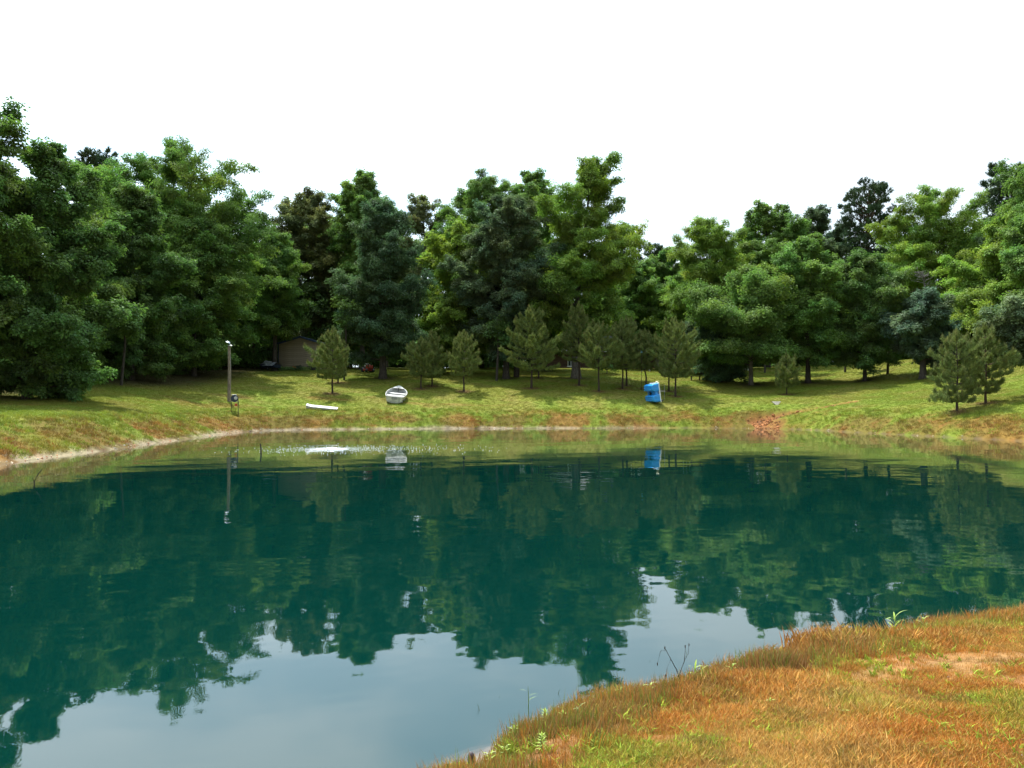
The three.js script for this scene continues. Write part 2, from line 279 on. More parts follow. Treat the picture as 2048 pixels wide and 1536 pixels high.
// ---------------------------------------------------------------- the ground: one sheet with the pond's bed pressed into it
function axis(...runs) { const a = [runs[0][0]]; for (const [, to, step, grow = 1] of runs) { let s = step; while (a[a.length - 1] < to - 1e-6) { a.push(Math.min(to, a[a.length - 1] + s)); s *= grow; } } return a; }
const grain = grey(512, (u, v) => { const n = 0.30 * tileNoise(u, v, 16, 1) + 0.30 * tileNoise(u, v, 64, 2) + 0.40 * tileNoise(u, v, 200, 3); return 0.62 + 0.5 * n; });
const grainBump = grey(512, (u, v) => 0.4 * tileNoise(u, v, 40, 4) + 0.6 * tileNoise(u, v, 170, 5), null, false);
{
  const left = axis([0, 3, 0.13], [3, 34, 0.42], [34, 80, 1.6], [80, 1500, 3, 1.35]).map((x) => -x).reverse();
  const X = [...left.slice(0, -1), ...axis([0, 9, 0.11], [9, 44, 0.36], [44, 90, 1.6], [90, 1500, 3, 1.35])];
  const Z = [...axis([2.5, 10, 0.11], [10, 34, 0.45], [34, 66, 0.30], [66, 120, 0.8], [120, 1500, 3, 1.35]).map((z) => -z).reverse(), ...axis([-2.4, 12, 0.5], [12, 600, 4, 1.5])];
  const nx = X.length, nz = Z.length, pos = new Float32Array(nx * nz * 3), col = new Float32Array(nx * nz * 3), uv = new Float32Array(nx * nz * 2), idx = [];
  for (let j = 0; j < nz; j++) for (let i = 0; i < nx; i++) {
    const x = X[i], z = Z[j], k = j * nx + i, d = pondDistance(x, z);
    pos.set([x, groundYOf(x, z, d), z], k * 3); col.set(groundColor(x, z, d, 0.7), k * 3); uv.set([x / 1.9, z / 1.9], k * 2);
    if (i + 1 < nx && j + 1 < nz) idx.push(k, k + nx, k + 1, k + 1, k + nx, k + nx + 1);
  }
  const g = new THREE.BufferGeometry();
  g.setAttribute('position', new THREE.BufferAttribute(pos, 3)); g.setAttribute('color', new THREE.BufferAttribute(col, 3)); g.setAttribute('uv', new THREE.BufferAttribute(uv, 2));
  g.setIndex(idx); g.computeVertexNormals();
  const m = shadowed(new THREE.Mesh(g, new THREE.MeshPhysicalMaterial({ vertexColors: true, map: grain, roughness: 0.95, specularIntensity: 0.25 })));
  m.name = 'ground'; m.userData = { kind: 'structure', label: 'grassy ground with mown lawn, brown banks and the pond bed', category: 'ground' }; scene.add(m);
  console.log('ground', nx, nz);
}

// ---------------------------------------------------------------- water: a clear rippled surface over layers of green silt hanging in the water
function pondShape(grow) {
  const s = new THREE.Shape(), n = POND.length;
  POND.forEach(([x, z], i) => {
    const [ax, az] = POND[(i + n - 1) % n], [bx, bz] = POND[(i + 1) % n], l = Math.hypot(bx - ax, bz - az) || 1, nx = (bz - az) / l, nz = -(bx - ax) / l;
    const ok = pondRaw(x + nx * 0.3, z + nz * 0.3) ? -1 : 1;
    s[i ? 'lineTo' : 'moveTo'](x + nx * grow * ok, -(z + nz * grow * ok));
  });
  return new THREE.ShapeGeometry(s).rotateX(-Math.PI / 2);
}
function pondRaw(x, z) { let inside = false; for (let i = 0, j = POND.length - 1; i < POND.length; j = i++) { const [ax, az] = POND[j], [bx, bz] = POND[i]; if ((az > z) !== (bz > z) && x < (bx - ax) * (z - az) / (bz - az) + ax) inside = !inside; } return inside; }
{
  const N = 1024, r = mulberry(5), waves = [];
  for (let k = 0; k < 46; k++) {
    const len = 12 / (4 + 74 * Math.pow(r(), 1.6)), a = (r() < 0.7 ? Math.PI / 2 + (r() - 0.5) * 1.5 : r() * 2 * Math.PI), f = 12 / len;
    waves.push([Math.round(f * Math.cos(a)), Math.round(f * Math.sin(a)), r() * 6.283, Math.pow(len, 1.25)]);
  }
  const h = new Float32Array(N * N); let top = 0;
  for (let j = 0; j < N; j++) for (let i = 0; i < N; i++) {
    const u = i / N, v = j / N; let s = 0;
    for (const [a, b, p, w] of waves) s += w * Math.sin(6.283185 * (a * u + b * v) + p);
    s *= 0.35 + 1.1 * tileNoise(u, v, 5, 9) * tileNoise(u, v, 3, 12) * 1.6;
    h[j * N + i] = s; top = Math.max(top, Math.abs(s));
  }
  const rippleMap = grey(N, (u, v) => 0.5 + 0.5 * h[Math.round(v * N) * N + Math.round(u * N)] / top, [1 / 12, 1 / 12], false);
  const surface = new THREE.MeshPhysicalMaterial({ color: lin(1, 1, 1), roughness: 0.012, transmission: 1, thickness: 0, ior: 1.52, bumpMap: rippleMap, bumpScale: 0.0072 });
  const w = new THREE.Mesh(pondShape(0.7), surface); w.name = 'water'; w.receiveShadow = true; w.castShadow = false; w.userData = { kind: 'structure', label: 'calm green pond water mirroring the trees', category: 'water' }; scene.add(w);
  for (const [y, o] of [[-0.05, 0.3], [-0.11, 0.4], [-0.19, 0.55], [-0.3, 1]]) {
    const m = new THREE.Mesh(pondShape(0.4), new THREE.MeshPhysicalMaterial({ color: lin(0.0008, 0.027, 0.021), roughness: 1, specularIntensity: 0, transparent: o < 1, opacity: o }));
    m.position.y = y; m.name = numbered('pond_silt'); m.receiveShadow = true; m.userData = { kind: 'structure', label: 'green silt hanging in the pond water', category: 'water' }; scene.add(m);
  }
}

// ---------------------------------------------------------------- wood and leaves
const barkMap = grey(256, (u, v) => { const n = 0.5 * tileNoise(u, v * 0.25 % 1, 32, 6) + 0.3 * tileNoise(u, v, 64, 7) + 0.2 * tileNoise(u, v, 8, 8); return 0.45 + 0.55 * n; });
const barkBump = grey(256, (u, v) => 0.7 * tileNoise(u, v * 0.25 % 1, 24, 9) + 0.3 * tileNoise(u, v, 80, 10), null, false);
const wood = (r, g, b) => new THREE.MeshStandardMaterial({ color: lin(r, g, b), map: barkMap, bumpMap: barkBump, bumpScale: 0.03, roughness: 0.95 });
const BARK = { broad: wood(0.12, 0.098, 0.078), pale: wood(0.24, 0.21, 0.17), pine: wood(0.16, 0.095, 0.06), young: wood(0.11, 0.075, 0.05), grey: wood(0.26, 0.25, 0.23) };
class Wood {
  constructor() { this.p = []; this.n = []; this.t = []; this.i = []; }
  tube(pts, radii, sides = 6) {
    const base = this.p.length / 3, T = new THREE.Vector3(), A = new THREE.Vector3(), B = new THREE.Vector3(); let run = 0;
    pts.forEach((q, k) => {
      T.copy(pts[Math.min(k + 1, pts.length - 1)]).sub(pts[Math.max(k - 1, 0)]).normalize();
      A.set(Math.abs(T.y) > 0.9 ? 1 : 0, Math.abs(T.y) > 0.9 ? 0 : 1, 0).cross(T).normalize(); B.copy(T).cross(A);
      if (k) run += q.distanceTo(pts[k - 1]);
      for (let s = 0; s <= sides; s++) {
        const a = s / sides * 6.28318, c = Math.cos(a), e = Math.sin(a), r = radii[k], nx = A.x * c + B.x * e, ny = A.y * c + B.y * e, nz = A.z * c + B.z * e;
        this.p.push(q.x + nx * r, q.y + ny * r, q.z + nz * r); this.n.push(nx, ny, nz); this.t.push(s / sides, run * 0.7);
        if (k && s < sides) { const a0 = base + (k - 1) * (sides + 1) + s, b0 = a0 + sides + 1; this.i.push(a0, a0 + 1, b0, a0 + 1, b0 + 1, b0); }
      }
    });
  }
  geometry() {
    const g = new THREE.BufferGeometry();
    g.setAttribute('position', new THREE.Float32BufferAttribute(this.p, 3)); g.setAttribute('normal', new THREE.Float32BufferAttribute(this.n, 3)); g.setAttribute('uv', new THREE.Float32BufferAttribute(this.t, 2)); g.setIndex(this.i); return g;
  }
}
function faces(list) { const g = new THREE.BufferGeometry(); g.setAttribute('position', new THREE.Float32BufferAttribute(list, 3)); g.computeVertexNormals(); return g; }
function leafSpray(count, spread, length, width, seed, up = 0.75) {     // leaves round a twig end, most of them lying flat
  const r = mulberry(seed), out = [], d = new THREE.Vector3(), s = new THREE.Vector3(), n = new THREE.Vector3();
  for (let k = 0; k < count; k++) {
    const a = r() * 6.283, q = Math.sqrt(r()) * spread, x = Math.cos(a) * q, z = Math.sin(a) * q, y = (r() - 0.5) * spread * 0.9;
    d.set(Math.cos(a + (r() - 0.5) * 1.6), (r() - 0.75) * 0.9, Math.sin(a + (r() - 0.5) * 1.6)).normalize();
    n.set((r() - 0.5) * 2 * (1.2 - up), up, (r() - 0.5) * 2 * (1.2 - up)).normalize(); s.copy(d).cross(n).normalize(); n.copy(s).cross(d);
    const L = length * (0.7 + 0.6 * r()), w = width * (0.7 + 0.6 * r()) / 2, f = w * 0.35, P = (t, e, h) => [x + d.x * t + s.x * e + n.x * h, y + d.y * t + s.y * e + n.y * h, z + d.z * t + s.z * e + n.z * h];
    const b = P(0, 0, 0), t = P(L, 0, -L * 0.15), l = P(L * 0.45, w, f), g = P(L * 0.45, -w, f);
    out.push(...b, ...l, ...t, ...b, ...t, ...g);
  }
  return faces(out);
}
function needleTuft(count, length, width, seed, open = 0.9) {           // needles spreading from a twig that points up
  const r = mulberry(seed), out = [], d = new THREE.Vector3(), s = new THREE.Vector3();
  for (let k = 0; k < count; k++) {
    const a = r() * 6.283, c = open * (0.25 + 0.75 * r());
    d.set(Math.cos(a) * c, 1 - 0.55 * c, Math.sin(a) * c).normalize(); s.set(r() - 0.5, r() - 0.5, r() - 0.5).cross(d).normalize();
    const y = (r() - 0.5) * length * 1.1, L = length * (0.7 + 0.5 * r()), w = width / 2;
    out.push(s.x * w, y + s.y * w, s.z * w, -s.x * w, y - s.y * w, -s.z * w, d.x * L, y + d.y * L, d.z * L);
  }
  return faces(out);
}
const leafMat = () => new THREE.MeshPhysicalMaterial({ color: lin(1, 1, 1), roughness: 1, transmission: 0.4, thickness: 0, side: THREE.DoubleSide, specularIntensity: 0.6 });
const LEAF = leafMat(), NEEDLES = new THREE.MeshPhysicalMaterial({ color: lin(1, 1, 1), roughness: 1, transmission: 0.15, thickness: 0, side: THREE.DoubleSide, specularIntensity: 0.4 });
const SPRAYS = [leafSpray(26, 0.30, 0.17, 0.11, 1, 0.92), leafSpray(26, 0.33, 0.165, 0.105, 2, 0.92), leafSpray(24, 0.28, 0.18, 0.12, 3, 0.92)];
const FLAT = leafSpray(24, 0.48, 0.17, 0.11, 4, 1.1);
const TUFT = needleTuft(22, 0.22, 0.03, 5), BIGTUFT = needleTuft(26, 0.30, 0.055, 6, 1.15);
const Q = new THREE.Quaternion(), Q2 = new THREE.Quaternion(), UP = new THREE.Vector3(0, 1, 0), M4 = new THREE.Matrix4(), V = new THREE.Vector3(), S3 = new THREE.Vector3(), COL = new THREE.Color();
class Scatter {
  constructor() { this.m = []; this.c = []; }
  add(p, up, yaw, scale, rgb, tall = 1) { Q.setFromUnitVectors(UP, up); Q2.setFromAxisAngle(UP, yaw); Q.multiply(Q2); M4.compose(p, Q, S3.set(scale, scale * tall, scale)); this.m.push(...M4.elements); this.c.push(rgb[0], rgb[1], rgb[2]); }
  mesh(name, geo, material, parent) {
    const n = this.c.length / 3, o = new THREE.InstancedMesh(geo, material, n);
    o.instanceMatrix.array.set(this.m); for (let k = 0; k < n; k++) o.setColorAt(k, COL.setRGB(this.c[k * 3], this.c[k * 3 + 1], this.c[k * 3 + 2]));
    o.name = name; shadowed(o); o.userData.kind = 'stuff'; parent.add(o); total += n; return o;
  }
}
let total = 0;
const tint = (c, v = 0.3) => { const k = 1 + (rnd() - 0.5) * 2 * v, y = (rnd() - 0.45) * 0.22; return [c[0] * k * (1 + y), c[1] * k, c[2] * k * (1 - y)]; };
function puff(sc, c, r, flat, n, size, color, out) {        // a clump of leaf sprays
  const puffTint = tint(color, 0.18);
  for (let k = 0; k < n; k++) {
    const a = rnd() * 6.283, cy = rr(-0.5, 1), s = Math.sqrt(1 - cy * cy), q = r * (0.5 + 0.5 * Math.sqrt(rnd())) * (0.85 + 0.3 * rnd()) * (rnd() < 0.13 ? rr(1.15, 1.5) : 1);
    const p = new THREE.Vector3(c.x + Math.cos(a) * s * q, c.y + cy * q * flat, c.z + Math.sin(a) * s * q);
    V.set(Math.cos(a) * s + rr(-0.8, 0.8), cy + 0.8, Math.sin(a) * s + rr(-0.8, 0.8)).addScaledVector(out, 0.4).normalize();
    sc.add(p, V, rnd() * 6.283, size * rr(0.6, 1.45), tint(puffTint, 0.34));
  }
}
function bend(a, b, sag, n = 4) { const m = a.clone().lerp(b, 0.5); m.y += sag; const c = new THREE.QuadraticBezierCurve3(a, m, b); return c.getPoints(n); }

function broadTree(t) {
  const [name, label, u, , , topRow, half, lowRow, , color, x] = t, base = t.pos, D = -base.z;
  rnd = mulberry(x.seed * 977);
  const H = atDepth(u, topRow, D).y - base.y, low = clamp((atDepth(u, lowRow, D).y - base.y) / H, 0.02, 0.6), R = 1.12 * half / FOCAL * D, leanX = ((x.top ?? u) - u) / FOCAL * D;
  const o = thing(name, label, 'tree', base, 0, 'large trees round the pond lawn'), w = new Wood(), sc = new Scatter();
  const trunkR = x.trunkR ?? clamp(H * 0.014, 0.12, 0.36), axisAt = (s) => new THREE.Vector3(leanX * s * s + Math.sin(s * 7 + x.seed) * 0.012 * H * s, s * H, Math.cos(s * 6 + x.seed) * 0.012 * H * s);
  const tp = [], tr = []; for (let k = 0; k <= 9; k++) { const s = k / 9 * 0.93; tp.push(axisAt(s)); tr.push(k === 0 ? trunkR * 1.45 : trunkR * (1 - s * 0.93)); }
  tp[0].y = -0.25; tp.splice(1, 0, axisAt(0.035)); tr.splice(1, 0, trunkR * 1.05);
  w.tube(tp, tr, 9);
  const waist = x.waist ?? 0.45, spread = x.spread ?? 1, prof = (s) => s < waist ? lerp(0.55, 1, Math.sin(s / waist * 1.571)) * spread : Math.pow(Math.max(0, 1 - ((s - waist) / (1 - waist)) ** 2), 0.62);
  const size = clamp(0.75 + D * 0.0045, 0.9, 1.35), tallness = H * (1 - low), thin = x.sparse ?? 1, nL = Math.round(clamp(tallness * 3.1 + 12, 30, 70) * thin), grain2 = clamp(R / 3.6, 0.8, 1.3), ruffle = (az, s) => 0.72 + 0.56 * vnoise(az * 1.1 + x.seed * 3.7, s * 6 + x.seed);
  for (let l = 0; l < nL; l++) {                              // limbs, side branches, and leafy tufts along them
    const s = clamp((l + rr(0.1, 0.9)) / nL), az = l * 2.39996 + x.seed + rr(-0.5, 0.5), wid = prof(s) * R * ruffle(az, s), q = Math.max(0.3, wid * (rnd() < 0.3 ? rr(0.25, 0.7) : rr(0.72, 1.12))), hy = lerp(low, 0.99, s), tipAxis = axisAt(hy);
    const climb = q * lerp(0.22, 1.5, s * s), from = clamp(hy - climb / H, Math.min(low * 0.8, 0.2), 0.93), st = axisAt(from), tip = new THREE.Vector3(tipAxis.x + Math.cos(az) * q, tipAxis.y + (s < 0.3 ? -0.12 * q : 0), tipAxis.z + Math.sin(az) * q), r0 = clamp(trunkR * (1 - from) * 0.42, 0.03, 0.14);
    if (tip.y < 0.3) tip.y = 0.3;
    const limb = bend(st, tip, q * 0.1 + rr(-0.25, 0.25), 6), limbAt = (f) => { const i = Math.min(5, Math.floor(f * 6)); return limb[i].clone().lerp(limb[i + 1], f * 6 - i); };
    w.tube([limb[0], limb[2], limb[4], limb[6]], [r0, r0 * 0.7, r0 * 0.42, 0.012], 5);
    const out = new THREE.Vector3(Math.cos(az), 0.25, Math.sin(az)).normalize(), limbTint = tint(color, 0.16), nB = Math.round(clamp(q * 1.7 + 3, 4, 12) * (0.55 + 0.45 * thin));
    for (let k = 0; k <= nB; k++) {
      const f = k === nB ? 1 : lerp(0.3, 0.98, (k + rnd() * 0.7) / nB), p0 = limbAt(Math.min(f, 0.999)), turn = (k % 2 ? 1 : -1) * rr(0.4, 1.3) * (k === nB ? 0.2 : 1), len = Math.max(0.7, q * rr(0.3, 0.58) * (1.25 - f * 0.5)), rise = x.flat ? rr(-0.1, 0.2) : rr(-0.55, 1.2) + 0.4 * s;
      const dir = new THREE.Vector3(Math.cos(az + turn), rise, Math.sin(az + turn)).normalize(), p1 = p0.clone().addScaledVector(dir, len);
      if (p1.y < 0.2) p1.y = 0.2;
      w.tube([p0, p1], [0.022, 0.006], 4);
      const twigTint = tint(limbTint, 0.14), n = Math.round((len * 9.5 + 3) / (size * size * 0.85));
      for (let e = 0; e < n; e++) {
        const g = Math.pow(rnd(), 0.75) * 1.06, j = 0.10 + 0.24 * len * (1.05 - 0.55 * g), c = p0.clone().lerp(p1, g); c.x += (rnd() + rnd() - 1) * j * 1.3; c.z += (rnd() + rnd() - 1) * j * 1.3; c.y += (rnd() + rnd() - 0.85) * j * (x.flat ? 0.4 : 0.9);
        V.set(rr(-0.8, 0.8), 1, rr(-0.8, 0.8)).addScaledVector(dir, 0.5).normalize(); sc.add(c, V, rnd() * 6.283, size * rr(0.6, 1.3), tint(twigTint, 0.3));
      }
    }
  }
  for (let k = 0; k < (x.spires ?? 2); k++) {                 // pointed leaders above the crown
    const a = rnd() * 6.283, q = R * rr(0.1, 0.62), hh = H * (1.0 - 0.075 * rnd() - 0.10 * q / R), ax = axisAt(hh / H), c = new THREE.Vector3(ax.x + Math.cos(a) * q, hh, ax.z + Math.sin(a) * q);
    w.tube([axisAt(0.8), c.clone().setY(hh - 1.4), c], [0.07, 0.04, 0.01], 5);
    for (let e = 0; e < 4; e++) puff(sc, c.clone().add(V.set(rr(-0.2, 0.2), -e * 0.55, rr(-0.2, 0.2))), 0.3 + e * 0.16, 1.1, 9 + e * 7, size * 0.9, color, UP);
  }
  if (x.lean) for (let k = 0; k < 9; k++) { const e = k / 8, c = new THREE.Vector3(leanX + lerp(-0.6, 2.2, e) + rr(-0.3, 0.3), H * lerp(0.86, 1.0, e), rr(-0.6, 0.6)); w.tube([axisAt(0.82), c], [0.08, 0.015], 5); puff(sc, c, rr(0.5, 0.85), 0.8, 26, size, color, UP); }
  if (label.includes('two dark trunks')) w.tube([new THREE.Vector3(1.0, -0.2, -1.2), new THREE.Vector3(1.1, H * 0.2, -1), new THREE.Vector3(0.6, H * 0.5, -0.5)], [0.3, 0.22, 0.1], 8);
  part('trunk', w.geometry(), x.seed === 36 || x.seed === 28 ? BARK.pale : BARK.broad, o);
  sc.mesh('crown', x.flat ? FLAT : SPRAYS[x.seed % 3], LEAF, o);
}
function pineTree(t) {
  const [name, label, u, , , topRow, half, lowRow, , color, x] = t, base = t.pos, D = -base.z;
  rnd = mulberry(x.seed * 977);
  const H = atDepth(u, topRow, D).y - base.y, low = clamp((atDepth(u, lowRow, D).y - base.y) / H, 0.3, 0.8), R = half / FOCAL * D;
  const o = thing(name, label, 'tree', base, 0, 'large trees round the pond lawn'), w = new Wood(), sc = new Scatter(), r = clamp(H * 0.012, 0.15, 0.32), axisAt = (s) => new THREE.Vector3(Math.sin(s * 3 + x.seed) * 0.02 * H * s, s * H, 0);
  const tp = [], tr = []; for (let k = 0; k <= 8; k++) { const s = k / 8 * 0.97; tp.push(axisAt(s)); tr.push(r * (k ? 1 - s * 0.85 : 1.3)); } tp[0].y = -0.25; w.tube(tp, tr, 8);
  const nP = 78;
  for (let k = 0; k < nP; k++) {
    const s = (k + rnd()) / nP, hy = lerp(low, 0.985, s), wid = R * Math.pow(Math.max(0.05, 1 - Math.abs(s - 0.55) ** 2.2 * 3.4), 0.6), az = k * 2.39996 + rr(-0.4, 0.4), q = wid * rr(0.35, 0.95), ax = axisAt(hy);
    const c = new THREE.Vector3(ax.x + Math.cos(az) * q, ax.y + q * 0.2, ax.z + Math.sin(az) * q), pr = clamp(R * rr(0.16, 0.26), 0.45, 1.05);
    w.tube(bend(axisAt(Math.max(low * 0.9, hy - 0.05)), c, -0.2, 3), [r * 0.35, r * 0.25, r * 0.15, 0.015], 5);
    puff(sc, c, pr, 0.55, Math.round(26 * pr * pr) + 12, 1.1, color, UP);
  }
  part('trunk', w.geometry(), BARK.pine, o); sc.mesh('crown', BIGTUFT, NEEDLES, o);
}
function youngPine(t) {
  const [u, , topRow, half, lowRow, label] = t, base = t.pos, D = -base.z, seed = 300 + Math.round(u);
  rnd = mulberry(seed * 31);
  const H = atDepth(u, topRow, D).y - base.y, low = clamp((atDepth(u, lowRow, D).y - base.y) / H, 0.1, 0.5), R = half / FOCAL * D;
  const o = thing('young_pine', label, 'pine tree', base, 0, 'young pines planted on the lawn'), w = new Wood(), sc = new Scatter();
  const crooked = label.includes('crooked') ? 0.16 : 0.035, axisAt = (s) => new THREE.Vector3(Math.sin(s * 9 + seed) * crooked * (1 - s * 0.6) * Math.min(1, s * 6), s * H, Math.cos(s * 5 + seed) * 0.03), r = 0.028 + H * 0.0095;
  const tp = [], tr = []; for (let k = 0; k <= 10; k++) { const s = k / 10 * 0.98; tp.push(axisAt(s)); tr.push(r * (k ? 1 - s * 0.9 : 1.25)); } tp[0].y = -0.12; w.tube(tp, tr, 8);
  const whorls = Math.round(5 + H * rr(0.9, 1.2)), peak = rr(0.15, 0.42), power = rr(0.48, 0.85), prof = (s) => s < peak ? lerp(rr(0.55, 0.8), 1, s / peak) : Math.pow(Math.max(0, 1 - (s - peak) / (1 - peak)), power), side2 = rnd() * 6.283;
  for (let k = 0; k <= whorls; k++) {
    const s = k / whorls, hy = lerp(low, 0.95, s), n = Math.round(lerp(7, 4, s));
    for (let b = 0; b < n; b++) {
      const az = b / n * 6.283 + k * 1.3 + rr(-0.35, 0.35), L = R * prof(s) * rr(0.6, 1.12) * (0.72 + 0.62 * vnoise(az * 1.15 + seed, k * 0.55)) * (1 + 0.14 * Math.cos(az - side2)), st = axisAt(Math.max(0.03, hy - 0.02)), rise = L * lerp(0.12, 0.75, s) + rr(-0.1, 0.15);
      const tip = new THREE.Vector3(st.x + Math.cos(az) * L, st.y + rise, st.z + Math.sin(az) * L), pts = bend(st, tip, -L * 0.12, 5);
      w.tube([pts[0], pts[2], pts[5]], [r * 0.32 * (1 - s * 0.5), r * 0.2 * (1 - s * 0.5), 0.006], 4);
      const m = Math.max(7, Math.round(L * 21));
      for (let e = 0; e < m; e++) {
        const f = lerp(0.22, 1, Math.sqrt(rnd())), i = Math.min(4, Math.floor(f * 5)), p = pts[i].clone().lerp(pts[i + 1], f * 5 - i), side = L * 0.26 * (1.15 - f);
        p.x += rr(-1, 1) * side; p.z += rr(-1, 1) * side; p.y += rr(-0.1, 0.22) * (side + 0.15);
        V.set(Math.cos(az) * 0.55 + rr(-0.4, 0.4), 0.9, Math.sin(az) * 0.55 + rr(-0.4, 0.4)).normalize();
        sc.add(p, V, rnd() * 6.283, rr(0.75, 1.25), tint(YOUNG, 0.25));
      }
      for (let e = 0; e < 3; e++) { V.set(rr(-0.2, 0.2), 1, rr(-0.2, 0.2)).normalize(); sc.add(tip.clone().add(S3.set(rr(-0.06, 0.06), e * 0.09, rr(-0.06, 0.06))), V.clone(), rnd() * 6, 0.72, tint([0.17, 0.19, 0.06], 0.2), 1.5); }   // upright candles
    }
  }
  for (let e = 0; e < 16; e++) sc.add(axisAt(0.9 + e * 0.007), UP, rnd() * 6, 0.85, tint(YOUNG, 0.2), 1.2);
  if (label.includes('drooping')) { const tip = new THREE.Vector3(-1.35, H * 0.14, 0.25); w.tube(bend(axisAt(0.26), tip, 0.1, 4), [0.03, 0.025, 0.02, 0.012, 0.006], 5); for (let e = 0; e < 40; e++) sc.add(tip.clone().add(new THREE.Vector3(rr(-0.35, 0.6), rr(-0.08, 0.25), rr(-0.3, 0.3))), UP, rnd() * 6, 0.95, tint(YOUNG, 0.25)); }
  part('trunk', w.geometry(), label.includes('reddish') ? BARK.pine : BARK.young, o); sc.mesh('crown', TUFT, NEEDLES, o);
}
for (const t of BIG) (t[8] === 'pine' ? pineTree : broadTree)(t);
console.log('big trees', total);
for (const t of PINES) youngPine(t);
console.log('pines', total, PINES.map((t) => (-t.pos.z).toFixed(0) + '/' + t.pos.y.toFixed(1)).join(' '));

// ---------------------------------------------------------------- the wood beyond, which reads as one mass
{
  rnd = mulberry(4242);
  const rows = curve([[-500, 430], [-200, 450], [0, 470], [250, 440], [520, 500], [600, 470], [700, 440], [850, 500], [1000, 430], [1100, 440], [1220, 570], [1330, 560], [1420, 540], [1560, 480], [1750, 500], [1900, 470], [2100, 440], [2500, 420]]);
  const sc = new Scatter(), w = new Wood();
  for (let k = 0; k < 1300; k++) {
    const u = rr(-420, 2450), D = rr(104, 140), top = rows(u) + 14 * Math.sin(u * 0.05), v = lerp(top, 716, Math.pow(rnd(), 1.15)), c = atDepth(u, v, D), r = rr(1.3, 2.3);
    puff(sc, c, r, 0.8, Math.round(15 * r), 2.0, rnd() < 0.3 ? OLIVE : rnd() < 0.5 ? DEEP : GREEN, UP);
    if (k % 14 === 0) { const gy = groundY(c.x, c.z); if (c.y - gy > 4) w.tube([new THREE.Vector3(c.x, gy - 0.2, c.z), new THREE.Vector3(c.x + rr(-0.4, 0.4), c.y, c.z)], [rr(0.16, 0.3), 0.06], 6); }
  }
  for (let k = 0; k < 900; k++) { const u = rr(-420, 2450), D = rr(114, 142), x = (u - 1024) / FOCAL * D, gy = groundY(x, -D), r = rr(1, 1.8); puff(sc, new THREE.Vector3(x, gy + 6.5 * rnd() ** 1.5, -D), r, 0.9, Math.round(20 * r), 2.0, DEEP, UP); }
  const m = sc.mesh('distant_woodland', SPRAYS[1], LEAF, scene); m.userData = { kind: 'stuff', label: 'distant wood behind the tall trees', category: 'woodland' };
  const tm = shadowed(new THREE.Mesh(w.geometry(), BARK.broad)); tm.name = 'distant_woodland_trunks'; tm.userData = { kind: 'stuff', label: 'far trunks in the distant wood', category: 'woodland' }; scene.add(tm);
  const un = new Scatter();
  for (let k = 0; k < 620; k++) {
    const u = rr(-260, 545), D = rr(lerp(47, 80, clamp(u / 520)), 100), x = (u - 1024) / FOCAL * D, gy = groundY(x, -D), r = rr(0.7, 1.5), c = new THREE.Vector3(x, gy + rr(0.3, 5.5), -D);
    puff(un, c, r, 0.8, Math.round(13 * r * r) + 6, 1.6, rnd() < 0.6 ? DEEP : GREEN, UP);
  }
  for (let k = 0; k < 130; k++) { const u = rr(545, 720), D = rr(84, 100), x = (u - 1024) / FOCAL * D, gy = groundY(x, -D), r = rr(0.8, 1.4); puff(un, new THREE.Vector3(x, gy + rr(0.5, 10), -D), r, 0.8, Math.round(13 * r * r) + 6, 1.6, rnd() < 0.5 ? DEEP : OLIVE, UP); }
  for (let k = 0; k < 120; k++) {
    const u = rr(690, 1075), D = rr(86, 100), x = (u - 1024) / FOCAL * D, gy = groundY(x, -D), r = rr(0.7, 1.3);
    puff(un, new THREE.Vector3(x, gy + rr(1.0, 5.5), -D), r, 0.8, Math.round(13 * r * r) + 6, 1.6, DEEP, UP);
  }
  for (let k = 0; k < 150; k++) {
    const u = rr(1560, 2300), D = rr(96, 112), x = (u - 1024) / FOCAL * D, gy = groundY(x, -D), r = rr(0.8, 1.5);
    puff(un, new THREE.Vector3(x, gy + rr(0.8, 6), -D), r, 0.8, Math.round(13 * r * r) + 6, 1.7, DEEP, UP);
  }
  const um = un.mesh('undergrowth', SPRAYS[2], LEAF, scene); um.userData = { kind: 'stuff', label: 'dark undergrowth between the trunks of the wood', category: 'undergrowth' };
}
console.log('woods', total);

// ---------------------------------------------------------------- grass
function bladeTuft(count, radius, height, width, lean, seed) {
  const r = mulberry(seed), out = [];
  for (let k = 0; k < count; k++) {
    const a = r() * 6.283, q = Math.sqrt(r()) * radius, x = Math.cos(a) * q, z = Math.sin(a) * q, h = height * (0.55 + 0.6 * r()), b = r() * 6.283, l = lean * h * (0.3 + r()), dx = Math.cos(b) * l, dz = Math.sin(b) * l, c = r() * 6.283, wx = Math.cos(c) * width / 2, wz = Math.sin(c) * width / 2;
    const A = [x - wx, -0.02 * height, z - wz], B = [x + wx, -0.02 * height, z + wz], m1 = [x + dx * 0.35 - wx * 0.8, h * 0.6, z + dz * 0.35 - wz * 0.8], m2 = [x + dx * 0.35 + wx * 0.8, h * 0.6, z + dz * 0.35 + wz * 0.8], T = [x + dx, h, z + dz];
    out.push(...A, ...B, ...m2, ...A, ...m2, ...m1, ...m1, ...m2, ...T);
  }
  return faces(out);
}
const GRASS = new THREE.MeshPhysicalMaterial({ color: lin(1, 1, 1), roughness: 1, transmission: 0.3, thickness: 0, side: THREE.DoubleSide, specularIntensity: 0.4 });
const inView = (x, z, m = 1.06) => -z > 1.5 && Math.abs(x / -z) < 0.683 * m + 0.4 / -z;
const stuff = (m, label, category) => { m.userData = { kind: 'stuff', label, category }; return m; };
